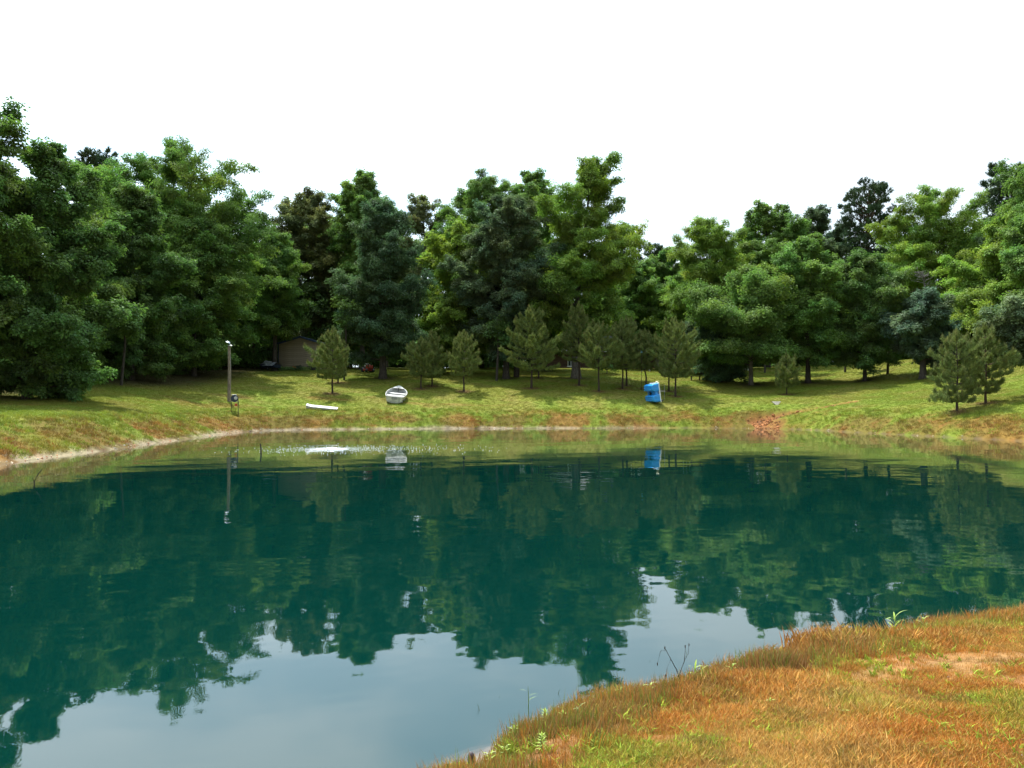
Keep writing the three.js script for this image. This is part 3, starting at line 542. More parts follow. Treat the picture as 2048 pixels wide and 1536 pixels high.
{
  rnd = mulberry(99);
  const fine = new Scatter(), tall = new Scatter(), leafy = new Scatter(), N = 215000;
  for (let k = 0; k < N; k++) {
    const D = 2.3 + 8.2 * Math.pow(rnd(), 1.25), x = rr(-0.5, 1.15) * D, z = -D;
    if (!inView(x, z, 1.65)) continue;
    const d = pondDistance(x, z); if (d < 0.02) continue;
    const edge = sstep(0.85, 0.1, d), y = groundYOf(x, z, d), c = groundColor(x, z, Math.max(d, 0.2)), V0 = new THREE.Vector3(x, y, z);
    V.set(rr(-0.2, 0.2), 1, rr(-0.2, 0.2)).normalize();
    const patch = fbm(x * 1.7 + 60, z * 1.7, 3), h = lerp(0.4, 1.9, patch * patch * 1.6);
    if (patch < 0.35 && rnd() < 0.75) continue;
    const live = rnd() < 0.13 + 0.42 * sstep(0.5, 0.7, fbm(x * 2.1 + 20, z * 2.1 + 8, 4));
    if (rnd() < edge * 0.42 * sstep(0.35, 0.6, fbm(x * 2.2, z * 2.2 + 4, 2))) tall.add(V0, V.clone(), rnd() * 6.283, rr(0.55, 1.3), tint(rnd() < 0.3 ? [0.17, 0.20, 0.03] : mix3(C.rust, [0.22, 0.14, 0.05], rnd()), 0.3));
    else if (live && rnd() < 0.4) leafy.add(V0, V.clone(), rnd() * 6.283, rr(0.4, 0.9) * (1 + edge * 0.6), tint([0.27, 0.34, 0.03], 0.25));
    else fine.add(V0, V.clone(), rnd() * 6.283, h * rr(0.7, 1.3) * (1 + edge * 0.7), tint(live ? mix3(c, C.sprig, 0.6) : rnd() < 0.12 ? C.straw : c, 0.3), 1);
  }
  for (const [u, v, n, hi] of [[1548, 1338, 150, 1.3], [1420, 1368, 110, 1.1], [1385, 1352, 90, 1.2], [1660, 1300, 60, 0.9], [1130, 1462, 90, 1.0], [1060, 1478, 80, 1.1], [1240, 1420, 60, 0.9], [1300, 1385, 60, 1.0], [1905, 1252, 70, 1.1], [2010, 1240, 90, 1.2], [1780, 1290, 60, 0.8], [1180, 1450, 60, 0.9]]) { const q = onGround(u, v, 2.2); for (let k = 0; k < n; k++) { const a = rnd() * 6.283, e = Math.sqrt(rnd()) * 0.13, x = q.x + Math.cos(a) * e * 1.6, z = q.z + Math.sin(a) * e, d = pondDistance(x, z); if (d < 0.02) continue; V.set(Math.cos(a) * e * 2.4, 1, Math.sin(a) * e * 2.4).normalize(); tall.add(new THREE.Vector3(x, groundYOf(x, z, d), z), V.clone(), rnd() * 6.283, hi * rr(0.55, 1.1), tint(rnd() < 0.35 ? [0.15, 0.19, 0.03] : [0.24, 0.13, 0.04], 0.3)); } }
  stuff(fine.mesh('short_grass', bladeTuft(13, 0.05, 0.045, 0.0036, 0.7, 21), GRASS, scene), 'rusty brown short grass on the near bank', 'grass');
  stuff(tall.mesh('bank_sedge', bladeTuft(9, 0.05, 0.13, 0.004, 0.35, 22), GRASS, scene), 'upright brown sedge along the near waterline', 'grass');
  stuff(leafy.mesh('bank_weeds', bladeTuft(7, 0.022, 0.055, 0.012, 0.9, 23), GRASS, scene), 'bright green leafy weeds in the near bank grass', 'weeds');
  const lawn = new Scatter(), bank = new Scatter();
  for (let k = 0; k < 360000; k++) {
    const D = lerp(21, 92, Math.pow(rnd(), 0.8)), x = rr(-0.8, 0.8) * D, z = -D, d = pondDistance(x, z);
    if (d < 0.12 || (gully(x, z)[0] > 0.12)) continue;
    const y = groundYOf(x, z, d), c = groundColor(x, z, d), p = new THREE.Vector3(x, y, z); V.set(rr(-0.25, 0.25), 1, rr(-0.25, 0.25)).normalize();
    if (d < 3.2) { if (rnd() < 0.62) bank.add(p, V.clone(), rnd() * 6.283, rr(0.5, 1.2) * lerp(0.55, 1.35, fbm(x * 0.8, z * 0.8, 3)) * sstep(0, 0.8, d + 0.35), tint(rnd() < 0.15 ? C.sprig : c.map((q) => q * 1.2), 0.25)); }
    else if (d < 45) lawn.add(p, V.clone(), rnd() * 6.283, rr(0.8, 1.2), tint(c.map((q) => q * 1.12), 0.1), rr(0.7, 1));
  }
  stuff(bank.mesh('bank_grass', bladeTuft(12, 0.18, 0.13, 0.022, 0.9, 24), GRASS, scene), 'rough brown and green grass on the far bank', 'grass');
  stuff(lawn.mesh('lawn_grass', bladeTuft(16, 0.17, 0.04, 0.02, 1.6, 25), GRASS, scene), 'mown green grass of the sunny lawn', 'grass');
}
console.log('grass', total);

// ---------------------------------------------------------------- things on the lawn
const speckle = (lo, hi, f, seed) => grey(256, (u, v) => lo + (hi - lo) * (0.5 * tileNoise(u, v, f, seed) + 0.3 * tileNoise(u, v, f * 4, seed + 1) + 0.2 * tileNoise(u, v, f * 13, seed + 2)));
const worn = speckle(0.62, 1.15, 8, 30);
const ALU = mat(0.62, 0.63, 0.62, 0.45, { metalness: 0.35, map: worn }), ALU_DULL = mat(0.36, 0.36, 0.36, 0.6, { metalness: 0.2, map: worn }), BLACK = mat(0.02, 0.02, 0.022, 0.6), WHITE = mat(0.62, 0.62, 0.60, 0.5, { map: worn }), STEEL = mat(0.3, 0.31, 0.32, 0.4, { metalness: 0.7 });
function stand(o, forward, roll = 0) {                       // lay a thing whose +z is its front along a direction, rolled about it
  const f = forward.clone().normalize(), s = new THREE.Vector3().crossVectors(new THREE.Vector3(0, 1, 0), f).normalize(), n = new THREE.Vector3().crossVectors(f, s);
  o.quaternion.setFromRotationMatrix(new THREE.Matrix4().makeBasis(s, n, f)).multiply(new THREE.Quaternion().setFromAxisAngle(new THREE.Vector3(0, 0, 1), roll));
}
{ // aluminium boat, stern towards the water
  const a = onGround(788, 807, 40), L = 3.0, b = new THREE.Vector3(a.x - 0.1, 0, a.z - L); b.y = groundY(b.x, b.z);
  const o = thing('rowing_boat', 'weathered aluminium rowing boat lying open on the lawn, square stern towards the water', 'boat', a.clone().setY(a.y + 0.03));
  stand(o, b.clone().sub(a), 0.1);
  const half = curve([[0, 0.64], [0.25, 0.76], [0.5, 0.79], [0.72, 0.68], [0.88, 0.42], [1, 0.06]]), sheer = curve([[0, 0.50], [0.5, 0.50], [0.8, 0.58], [1, 0.70]]), keel = curve([[0, 0], [0.6, 0], [0.85, 0.08], [1, 0.4]]);
  const section = (t, inset) => { const h = half(t) - inset, top = sheer(t) - 0, k = Math.min(keel(t) + inset * 1.4, top - 0.02), z = t * L; return [[-h, top, z], [-h * 0.96, lerp(k, top, 0.55), z], [-h * 0.82, k + 0.09, z], [-h * 0.4, k + 0.015, z], [0, k, z], [h * 0.4, k + 0.015, z], [h * 0.82, k + 0.09, z], [h * 0.96, lerp(k, top, 0.55), z], [h, top, z]]; };
  const loft = (inset, flip, z0 = 0) => { const rows = [], N = 26; for (let i = 0; i <= N; i++) rows.push(section(lerp(z0, 0.995, i / N), inset)); const p = rows.flat(2), idx = []; for (let i = 0; i < N; i++) for (let j = 0; j < 8; j++) { const q = i * 9 + j; flip ? idx.push(q, q + 9, q + 1, q + 1, q + 9, q + 10) : idx.push(q, q + 1, q + 9, q + 1, q + 10, q + 9); } const g = new THREE.BufferGeometry(); g.setAttribute('position', new THREE.Float32BufferAttribute(p, 3)); g.setAttribute('uv', new THREE.Float32BufferAttribute(p.flatMap((_, k) => k % 3 ? [] : [p[k] * 0.5 + p[k + 1], p[k + 2] * 0.5]), 2)); g.setIndex(idx); g.computeVertexNormals(); return g.toNonIndexed(); };
  part('hull', merge([loft(0, false), loft(0.022, true, 0.005)]), ALU, o);
  const sh = new THREE.Shape(section(0, 0).map(([x, y]) => new THREE.Vector2(x, y))); part('transom', at(new THREE.ExtrudeGeometry(sh, { depth: 0.05, bevelEnabled: false }), 0, 0, -0.045), ALU, o);
  part('transom_pad', rbox(0.42, 0.2, 0.03, 0.01, 0, 0.4, -0.062), ALU_DULL, o);
  for (const s of [-1, 1]) { const pts = []; for (let i = 0; i <= 16; i++) { const t = i / 16 * 0.99; pts.push(new THREE.Vector3(s * half(t), sheer(t) + 0.008, t * L)); } part('gunwale', new THREE.TubeGeometry(new THREE.CatmullRomCurve3(pts), 40, 0.028, 6), WHITE, o); }
  part('stern_rail', rbox(1.32, 0.04, 0.09, 0.012, 0, 0.515, -0.01), WHITE, o);
  for (const [t, w] of [[0.13, 1.3], [0.40, 1.48], [0.68, 1.3]]) { const b2 = part('bench', rbox(w, 0.035, 0.3, 0.012, 0, 0.33, t * L), WHITE, o); part('bench_front', box(w - 0.04, 0.27, 0.02, 0, 0.175, t * L - 0.13), ALU, b2); }
  const deck = new THREE.Shape(); deck.moveTo(-0.45, 0); deck.lineTo(0.45, 0); deck.quadraticCurveTo(0.26, 0.42, 0.04, 0.62); deck.lineTo(-0.04, 0.62); deck.quadraticCurveTo(-0.26, 0.42, -0.45, 0);
  part('bow_deck', at(new THREE.ExtrudeGeometry(deck, { depth: 0.02, bevelEnabled: false }), 0, 0.665, L * 0.835, Math.PI / 2 - 0.13), WHITE, o);
  part('bow_handle', merge([box(0.3, 0.03, 0.03, 0, 0.74, L * 0.86), box(0.03, 0.3, 0.03, 0, 0.56, L * 0.83)]), BLACK, o);
  for (let k = 0; k < 4; k++) part('rib', box(1.05, 0.018, 0.03, 0, 0.05, 0.45 + k * 0.42), ALU_DULL, o);
}
{ // pedal boat stood on its side
  const a = onGround(1313, 805, 40), o = thing('pedal_boat', 'bright blue pedal boat stood on its side with its ribbed hull showing', 'pedal boat', a);
  o.rotation.set(0, 0.16, 0); const blue = mat(0.014, 0.27, 0.70, 0.35, { clearcoat: 0.3 }), pale = mat(0.72, 0.74, 0.70, 0.4), g = new THREE.Group(); g.name = 'body'; o.add(g); g.rotation.z = 0.13; g.position.y = 0.03;
  const pontoon = (y0, y1) => {
    const yc = (y0 + y1) / 2, h = y1 - y0, s = new THREE.Shape(); s.moveTo(0, y0 + 0.02); s.lineTo(-0.34, y0 + 0.03); s.quadraticCurveTo(-0.51, y0 + 0.05, -0.52, yc - h * 0.2); s.lineTo(-0.52, yc + h * 0.2); s.quadraticCurveTo(-0.51, y1 - 0.05, -0.34, y1 - 0.03); s.lineTo(0, y1 - 0.02);
    const q = new THREE.ExtrudeGeometry(s, { depth: 1.5, bevelEnabled: true, bevelSize: 0.05, bevelThickness: 0.18, bevelSegments: 3 }); q.translate(0, 0, -0.75); return q;
  };
  for (const [y0, y1] of [[0.06, 0.60], [0.90, 1.46]]) {
    const h = part('pontoon', pontoon(y0, y1), blue, g);
    for (let k = 0; k < 3; k++) part('hull_rib', rbox(0.05, 0.07, 1.6, 0.02, -0.575, lerp(y0 + 0.12, y1 - 0.12, k / 2), -0.1), blue, h);
    for (let k = 0; k < 2; k++) part('bow_rib', rbox(0.36, 0.05, 0.05, 0.02, -0.28, lerp(y0 + 0.17, y1 - 0.17, k), 0.925), blue, h);
  }
  part('tunnel', rbox(0.28, 0.42, 1.8, 0.05, -0.16, 0.75, -0.1), blue, g);
  part('deck_rim', rbox(0.09, 1.56, 2.08, 0.04, 0.045, 0.765, -0.1), pale, g);
  for (const y of [0.42, 1.1]) { const st = part('seat', rbox(0.16, 0.46, 0.5, 0.06, 0.15, y, -0.25), blue, g); part('seat_back', rbox(0.4, 0.44, 0.09, 0.04, 0.3, y, -0.55), blue, st); }
  part('bow_cap', rbox(0.14, 0.2, 0.3, 0.05, 0.05, 1.56, 0.55), mat(0.75, 0.68, 0.40, 0.5), g);
  part('rudder', rbox(0.1, 0.12, 0.3, 0.03, 0.2, 0.1, 0.75), BLACK, g);
  part('paddle_wheel', merge([0, 1, 2].map((k) => box(0.3, 0.02, 0.3, -0.32, 0.75, -0.2, 0, 0, k * 1.047))), BLACK, g);
  const p = onGround(1326, 800, 40), r = thing('prop_frame', 'thin metal frame propping up the blue pedal boat', 'frame', p);
  for (const [x, h] of [[-0.18, 1.0], [0.12, 1.25]]) part('post', cyl(0.018, 0.018, h, x, h / 2 - 0.03, 0, 0, 0, 0, 6), STEEL, r);
  part('crossbar', box(0.42, 0.05, 0.035, -0.03, 0.72, 0.02), mat(0.5, 0.46, 0.38, 0.7), r);
}
{ // white board
  const a = onGround(613, 816, 36), b = onGround(675, 819, 36), o = thing('white_board', 'long white board with one raised thick end lying on the lawn above the bank', 'board', a.clone().lerp(b, 0.5));
  stand(o, b.clone().sub(a), 0.32); const L = a.distanceTo(b);
  const s = new THREE.Shape(); s.moveTo(-L / 2, 0.0); s.lineTo(L / 2, 0.02); s.lineTo(L / 2, 0.07); s.lineTo(-L / 2 + 0.35, 0.17); s.lineTo(-L / 2, 0.24);
  part('plank', at(new THREE.ExtrudeGeometry(s, { depth: 0.42, bevelEnabled: true, bevelSize: 0.01, bevelThickness: 0.01, bevelSegments: 1 }), -0.21, 0.02, 0, 0, -Math.PI / 2, 0).rotateY(0).translate(0.42, 0, 0), WHITE, o);
  part('end_lip', rbox(0.46, 0.06, 0.1, 0.02, 0, 0.255, -L / 2 + 0.06), WHITE, o);
}
{ // light post
  const a = onGround(458, 803, 36), D = -a.z, H = atDepth(458, 692, D).y - a.y, o = thing('light_post', 'weathered wooden light post with two small lamp heads on the bank', 'lamp post', a), pw = wood(0.42, 0.34, 0.26);
  const w = new Wood(); w.tube([new THREE.Vector3(0, -0.2, 0), new THREE.Vector3(0.02, H * 0.5, 0), new THREE.Vector3(-0.02, H, 0)], [0.125, 0.11, 0.095], 12); part('post', w.geometry(), pw, o); part('post_cap', cyl(0.11, 0.1, 0.05, -0.02, H + 0.02, 0), STEEL, o);
  const h = part('lamp_head', at(new THREE.LatheGeometry([[0, 0.07], [0.06, 0.07], [0.1, 0.05], [0.17, 0.0], [0.18, -0.03], [0.0, -0.03]].map(([x, y]) => new THREE.Vector2(x, y)), 18), -0.08, H + 0.26, 0.04, 0.1, 0, -0.45), mat(0.55, 0.6, 0.66, 0.35, { metalness: 0.3 }), o);
  part('neck', cyl(0.02, 0.02, 0.24, -0.04, H + 0.13, 0, 0, 0, 0.25), BLACK, h); 
  part('lamp_head', rbox(0.2, 0.09, 0.16, 0.03, 0.12, H + 0.02, 0.08, 0.3, 0, -0.2), mat(0.5, 0.5, 0.48, 0.5), o); part('conduit', cyl(0.018, 0.018, H * 0.8, 0.1, H * 0.42, 0.03), STEEL, o);
}
{ // drum on legs
  const a = onGround(469, 824, 36), D = -a.z, up = atDepth(468, 797, D).y - a.y, o = thing('fish_feeder', 'dark blue drum with a round white cap on thin legs beside the light post', 'drum feeder', a), navy = mat(0.016, 0.03, 0.06, 0.35);
  o.rotation.y = 0.35;
  const d = part('drum', merge([cyl(0.235, 0.235, 0.5, 0, up, 0, Math.PI / 2, 0, 0, 24), cyl(0.245, 0.245, 0.03, 0, up, 0.2, Math.PI / 2, 0, 0, 24), cyl(0.245, 0.245, 0.03, 0, up, -0.2, Math.PI / 2, 0, 0, 24)]), navy, o);
  part('cap', cyl(0.115, 0.11, 0.05, 0.07, up + 0.03, 0.27, Math.PI / 2, 0, 0, 20), WHITE, d); part('lid', rbox(0.3, 0.05, 0.4, 0.02, -0.03, up + 0.235, 0), mat(0.55, 0.58, 0.6, 0.4), d);
  for (const [x, z] of [[-0.2, 0.2], [0.24, 0.2], [-0.2, -0.2], [0.24, -0.2]]) { const gy = groundY(a.x + x, a.z + z) - a.y; part('leg', cyl(0.018, 0.018, up - 0.12 - gy + 0.2, x, (up - 0.12 + gy - 0.2) / 2, z, 0, 0, 0, 6), BLACK, o); }
  part('cradle', merge([box(0.5, 0.04, 0.04, 0.02, up - 0.2, 0.2), box(0.5, 0.04, 0.04, 0.02, up - 0.2, -0.2)]), STEEL, o);
  part('battery_box', rbox(0.16, 0.18, 0.14, 0.02, 0.1, up - 0.42, 0.05), mat(0.5, 0.06, 0.03, 0.5), o);
  const b = onGround(476, 834, 36); const st = single('metal_stake', 'thin black metal stake in the bank below the drum feeder', 'stake', merge([cyl(0.017, 0.017, 1.2, 0, 0.45, 0, 0, 0, 0, 6), box(0.06, 0.03, 0.03, 0, 0.9, 0)]), BLACK, b);
}
{ // concrete drain end
  const a = onGround(1553, 809, 36), o = thing('drain_outlet', 'small white concrete drain outlet with a rusty rim in the lawn', 'drain', a), s = new THREE.Shape(); s.moveTo(-0.34, 0.22); s.lineTo(0.34, 0.22); s.lineTo(0.1, -0.06); s.lineTo(-0.08, -0.06);
  o.rotation.y = -0.1; part('apron', at(new THREE.ExtrudeGeometry(s, { depth: 0.08, bevelEnabled: true, bevelSize: 0.01, bevelThickness: 0.01, bevelSegments: 1 }), 0, 0, 0.0, -0.5), mat(0.62, 0.55, 0.45, 0.8, { map: worn }), o); part('rim', rbox(0.76, 0.05, 0.09, 0.015, 0, 0.2, -0.1), mat(0.2, 0.07, 0.03, 0.9), o);
}
{ // bench
  const a = onGround(1391, 761, 45), D = -a.z, W = 23 / FOCAL * D, o = thing('bench', 'low wooden bench on the lawn beside the dark cedar', 'bench', a), bw = wood(0.13, 0.10, 0.075);
  for (let k = 0; k < 3; k++) part('seat_plank', rbox(W, 0.045, 0.12, 0.01, 0, 0.43, -0.14 + k * 0.14), bw, o);
  for (const s of [-1, 1]) { part('leg', box(0.07, 0.5, 0.08, s * W * 0.36, 0.17, -0.13), bw, o); part('leg', box(0.07, 0.5, 0.08, s * W * 0.36, 0.17, 0.13), bw, o); part('leg_brace', box(0.06, 0.06, 0.3, s * W * 0.36, 0.37, 0), bw, o); }
}
{ // shed
  const a = onGround(601, 739, 50), D = -a.z, px = D / FOCAL, W = 92 * px, eave = 52 * px, peak = 65 * px, depth = 5.2, o = thing('garden_shed', 'tan clapboard shed with a dark blue roof edge under the trees', 'shed', a), tan = [0.94, 1, 1.06].map((k) => mat(0.44 * k, 0.36 * k, 0.26 * k, 0.75, { map: worn })), navy = mat(0.02, 0.045, 0.10, 0.5), roofM = mat(0.07, 0.10, 0.15, 0.55, { map: worn });
  o.rotation.y = -0.06;
  const wall = new THREE.Shape(); [[-W / 2, -0.3], [W / 2, -0.3], [W / 2, eave], [0, peak], [-W / 2, eave]].forEach(([x, y], i) => wall[i ? 'lineTo' : 'moveTo'](x, y));
  const gw = part('wall', at(new THREE.ExtrudeGeometry(wall, { depth, bevelEnabled: false }), 0, 0, -depth), tan[1], o);
  const rows = 16, bh = peak / rows;
  for (let k = 0; k < rows; k++) { const y = k * bh, yt = Math.min(y + bh, peak), w = yt <= eave ? W : W * (peak - yt) / (peak - eave); if (w > 0.25) part('siding_board', box(w - 0.03, bh * 0.97, 0.02, 0, y + bh / 2, 0.018, -0.09), tan[k % 3], gw); }
  for (const s of [-1, 1]) { const len = Math.hypot(W / 2, peak - eave) + 0.32, ang = Math.atan2(peak - eave, W / 2); const r = part('roof_panel', box(len, 0.07, depth + 0.5, s * (W / 4 + 0.1), (peak + eave) / 2 + 0.03, -depth / 2, 0, 0, -s * ang), roofM, o); part('fascia_board', box(len, 0.16, 0.03, s * (W / 4 + 0.1), (peak + eave) / 2 - 0.05, 0.275, 0, 0, -s * ang), navy, r); part('corner_board', box(0.1, eave + 0.25, 0.03, s * (W / 2 - 0.05), eave / 2 - 0.13, 0.045), navy, gw); }
  // planting and dark boxes along the wall
  const bx = onGround(626, 741, 50); const c = thing('planter_box', 'dark low box standing against the shed wall', 'box', bx); part('box', rbox(1.15, 0.42, 0.5, 0.03, 0, 0.2, 0), BLACK, c); part('lid', rbox(1.2, 0.05, 0.55, 0.015, 0, 0.435, 0), mat(0.04, 0.03, 0.028, 0.6), c);
  rnd = mulberry(77); let n = 0;
  for (const [u, kind] of [[563, 0], [574, 0], [583, 0], [590, 1], [597, 2], [604, 0], [613, 0]]) {
    const p = onGround(u, 741.5, 50), f = thing('flower_plant', ['pale green leafy plant in the bed along the shed', 'orange flowering plant in the bed along the shed', 'dark rounded bush in the bed along the shed'][kind], 'plant', p, 0, ['pale leafy plants along the shed', 'orange flowers along the shed', 'dark bush along the shed'][kind]), sc = new Scatter();
    puff(sc, new THREE.Vector3(0, kind === 2 ? 0.3 : 0.18, 0), kind === 2 ? 0.36 : 0.3, 0.7, 22, 0.55, kind === 2 ? [0.03, 0.07, 0.03] : [0.16, 0.26, 0.06], UP); sc.mesh('leaves', SPRAYS[n++ % 3], LEAF, f);
    if (kind === 1) for (let e = 0; e < 6; e++) part('flower', at(new THREE.IcosahedronGeometry(0.06, 1), rr(-0.25, 0.25), rr(0.3, 0.42), rr(-0.1, 0.25)), mat(0.6, 0.09, 0.02, 0.7), f);
    const stem = new Wood(); stem.tube([new THREE.Vector3(0, -0.05, 0), new THREE.Vector3(0, 0.2, 0)], [0.02, 0.015], 5); part('stem', stem.geometry(), BARK.young, f);
  }
}
{ // tarpaulin covered boat on a trailer
  const a = onGround(538, 741, 50), o = thing('covered_boat', 'boat on a trailer under a wrinkled silver grey tarpaulin beside the shed', 'covered boat', a), tarp = mat(0.30, 0.33, 0.37, 0.35, { map: speckle(0.4, 1.3, 6, 41) });
  o.rotation.y = -0.6; o.scale.setScalar(0.72); const N = 22, K = 12, p = [], idx = [], r = mulberry(8);
  const wob = []; for (let k = 0; k < 400; k++) wob.push(r() - 0.5);
  for (let i = 0; i <= N; i++) { const t = i / N, x = lerp(-1.6, 1.9, t), w = 0.9 * Math.pow(Math.sin(Math.min(1, t * 1.7 + 0.04) * 1.571), 0.7), top = curve([[0, 1.02], [0.22, 1.42], [0.5, 1.34], [0.75, 1.22], [1, 1.1]])(t), low = lerp(0.92, 0.62, sstep(0, 0.35, t)); for (let j = 0; j <= K; j++) { const q = j / K * 2 - 1, y = lerp(top, low, Math.pow(Math.abs(q), 1.3)) + wob[(i * 13 + j * 7) % 400] * 0.07; p.push(x + wob[(i * 5 + j) % 400] * 0.04, y, q * w); } }
  for (let i = 0; i < N; i++) for (let j = 0; j < K; j++) { const q = i * (K + 1) + j; idx.push(q, q + 1, q + K + 1, q + 1, q + K + 2, q + K + 1); }
  const g = new THREE.BufferGeometry(); g.setAttribute('position', new THREE.Float32BufferAttribute(p, 3)); g.setAttribute('uv', new THREE.Float32BufferAttribute(p.flatMap((_, k) => k % 3 ? [] : [p[k] * 0.5, p[k + 2] * 0.5]), 2)); g.setIndex(idx); g.computeVertexNormals();
  part('tarpaulin', g, tarp, o);
  const hull = new THREE.Shape(); hull.moveTo(-1.45, 0.95); hull.lineTo(1.8, 0.75); hull.lineTo(1.75, 0.42); hull.lineTo(-0.7, 0.42); part('hull', at(new THREE.ExtrudeGeometry(hull, { depth: 1.1, bevelEnabled: true, bevelSize: 0.05, bevelThickness: 0.1, bevelSegments: 2 }), 0, 0, -0.55), mat(0.02, 0.03, 0.06, 0.4), o);
  part('trailer_frame', merge([box(4.2, 0.08, 0.08, -0.2, 0.36, 0.4), box(4.2, 0.08, 0.08, -0.2, 0.36, -0.4)]), BLACK, o);
  for (const s of [-1, 1]) { const wl = part('wheel', merge([at(new THREE.TorusGeometry(0.2, 0.085, 8, 20), 0.7, 0.26, s * 0.75)]), BLACK, o); part('rim', cyl(0.13, 0.13, 0.1, 0.7, 0.26, s * 0.75, Math.PI / 2), STEEL, wl); }
}
{ // red mower in the shade
  const a = onGround(736, 745, 50), o = thing('riding_mower', 'red riding mower parked in the shade behind the lawn', 'mower', a), red = mat(0.35, 0.035, 0.02, 0.4); o.rotation.y = 0.5; 
  part('hood', rbox(0.55, 0.4, 0.75, 0.08, 0, 0.55, 0.45), red, o); part('deck', rbox(0.95, 0.2, 1.0, 0.06, 0, 0.25, -0.05), red, o); part('seat', merge([rbox(0.42, 0.1, 0.4, 0.04, 0, 0.6, -0.4), rbox(0.42, 0.4, 0.1, 0.04, 0, 0.8, -0.6, -0.15)]), mat(0.7, 0.68, 0.62, 0.6), o); part('steering_wheel', at(new THREE.TorusGeometry(0.16, 0.018, 6, 18), 0, 0.92, 0.02, 0.9), BLACK, o); part('steering_column', cyl(0.02, 0.02, 0.4, 0, 0.75, 0.1, 0.5), BLACK, o);
  for (const [x, z, r] of [[-0.42, -0.45, 0.26], [0.42, -0.45, 0.26], [-0.36, 0.6, 0.18], [0.36, 0.6, 0.18]]) part('wheel', cyl(r, r, 0.18, x, r, z, 0, 0, Math.PI / 2, 18), BLACK, o);
}
{ // brown house beyond the lawn
  const D = 104, p = atDepth(1255, 735, D), base = new THREE.Vector3(p.x, groundY(p.x, p.z), p.z), px = D / FOCAL, W = 340 * px, eave = atDepth(1255, 703, D).y - base.y, depth = 9, o = thing('brick_house', 'low brown house with a grey roof half hidden behind the young pines', 'house', base), brick = mat(0.10, 0.052, 0.040, 0.9, { map: speckle(0.6, 1.2, 32, 51) }), shingle = mat(0.16, 0.16, 0.175, 0.9, { map: speckle(0.7, 1.2, 40, 54) });
  part('wall', box(W, eave + 0.6, depth, 0, (eave - 0.6) / 2, -depth / 2), brick, o);
  const roof = (w, h, d, x, y, z, hip) => { const X = w / 2, Z = d / 2, q = [[-X, 0, Z], [X, 0, Z], [X, 0, -Z], [-X, 0, -Z], [-X + hip, h, 0], [X - hip, h, 0]], f = [[0, 1, 5], [0, 5, 4], [2, 3, 4], [2, 4, 5], [1, 2, 5], [3, 0, 4], [0, 3, 2], [0, 2, 1]].flat().flatMap((k) => q[k]), g = faces(f); g.setAttribute('uv', new THREE.Float32BufferAttribute(f.flatMap((_, k) => k % 3 ? [] : [f[k] * 0.4, (f[k + 1] + f[k + 2]) * 0.4]), 2)); g.translate(x, y, z); return g; };
  const r = part('roof', roof(W + 1, 2.4, depth + 1, 0, eave + 0.02, -depth / 2, 3.2), shingle, o);
  const gx = atDepth(1219, 700, D).x - base.x, gh = atDepth(1219, 650, D).y - base.y - eave;
  part('roof', at(roof(6.0, gh, 5.6, 0, 0, 0, 0.05), gx, eave + 0.04, -2.6, 0, Math.PI / 2, 0), shingle, o); part('gutter', box(W + 1, 0.14, 0.12, 0, eave - 0.02, 0.56), mat(0.6, 0.6, 0.58, 0.6), r);
  const glass = mat(0.03, 0.04, 0.05, 0.05), trim = mat(0.75, 0.75, 0.75, 0.6);
  for (const [u, v, w, h] of [[1142, 724.5, 0.85, 1.1], [1268, 724, 0.9, 1.1], [1372, 724, 0.9, 1.1]]) {
    const c = atDepth(u, v, D), x = c.x - base.x, y = c.y - base.y, win = part('window', box(w, h, 0.05, x, y, 0.03), glass, o);
    part('frame', merge([box(w + 0.16, 0.1, 0.06, x, y + h / 2, 0.05), box(w + 0.16, 0.1, 0.06, x, y - h / 2, 0.05), box(0.1, h, 0.06, x - w / 2, y, 0.05), box(0.1, h, 0.06, x + w / 2, y, 0.05)]), trim, win); part('mullion', box(0.05, h, 0.04, x, y, 0.065), trim, win); part('sill', box(w + 0.3, 0.06, 0.14, x, y - h / 2 - 0.07, 0.06), trim, win);
  }
  const dx = atDepth(1318, 722, D).x - base.x, dr = part('door', box(0.95, 2.0, 0.06, dx, 0.9, 0.03), mat(0.2, 0.19, 0.18, 0.6), o); part('handle', at(new THREE.SphereGeometry(0.04, 8, 6), dx + 0.36, 0.9, 0.09), STEEL, dr);
}
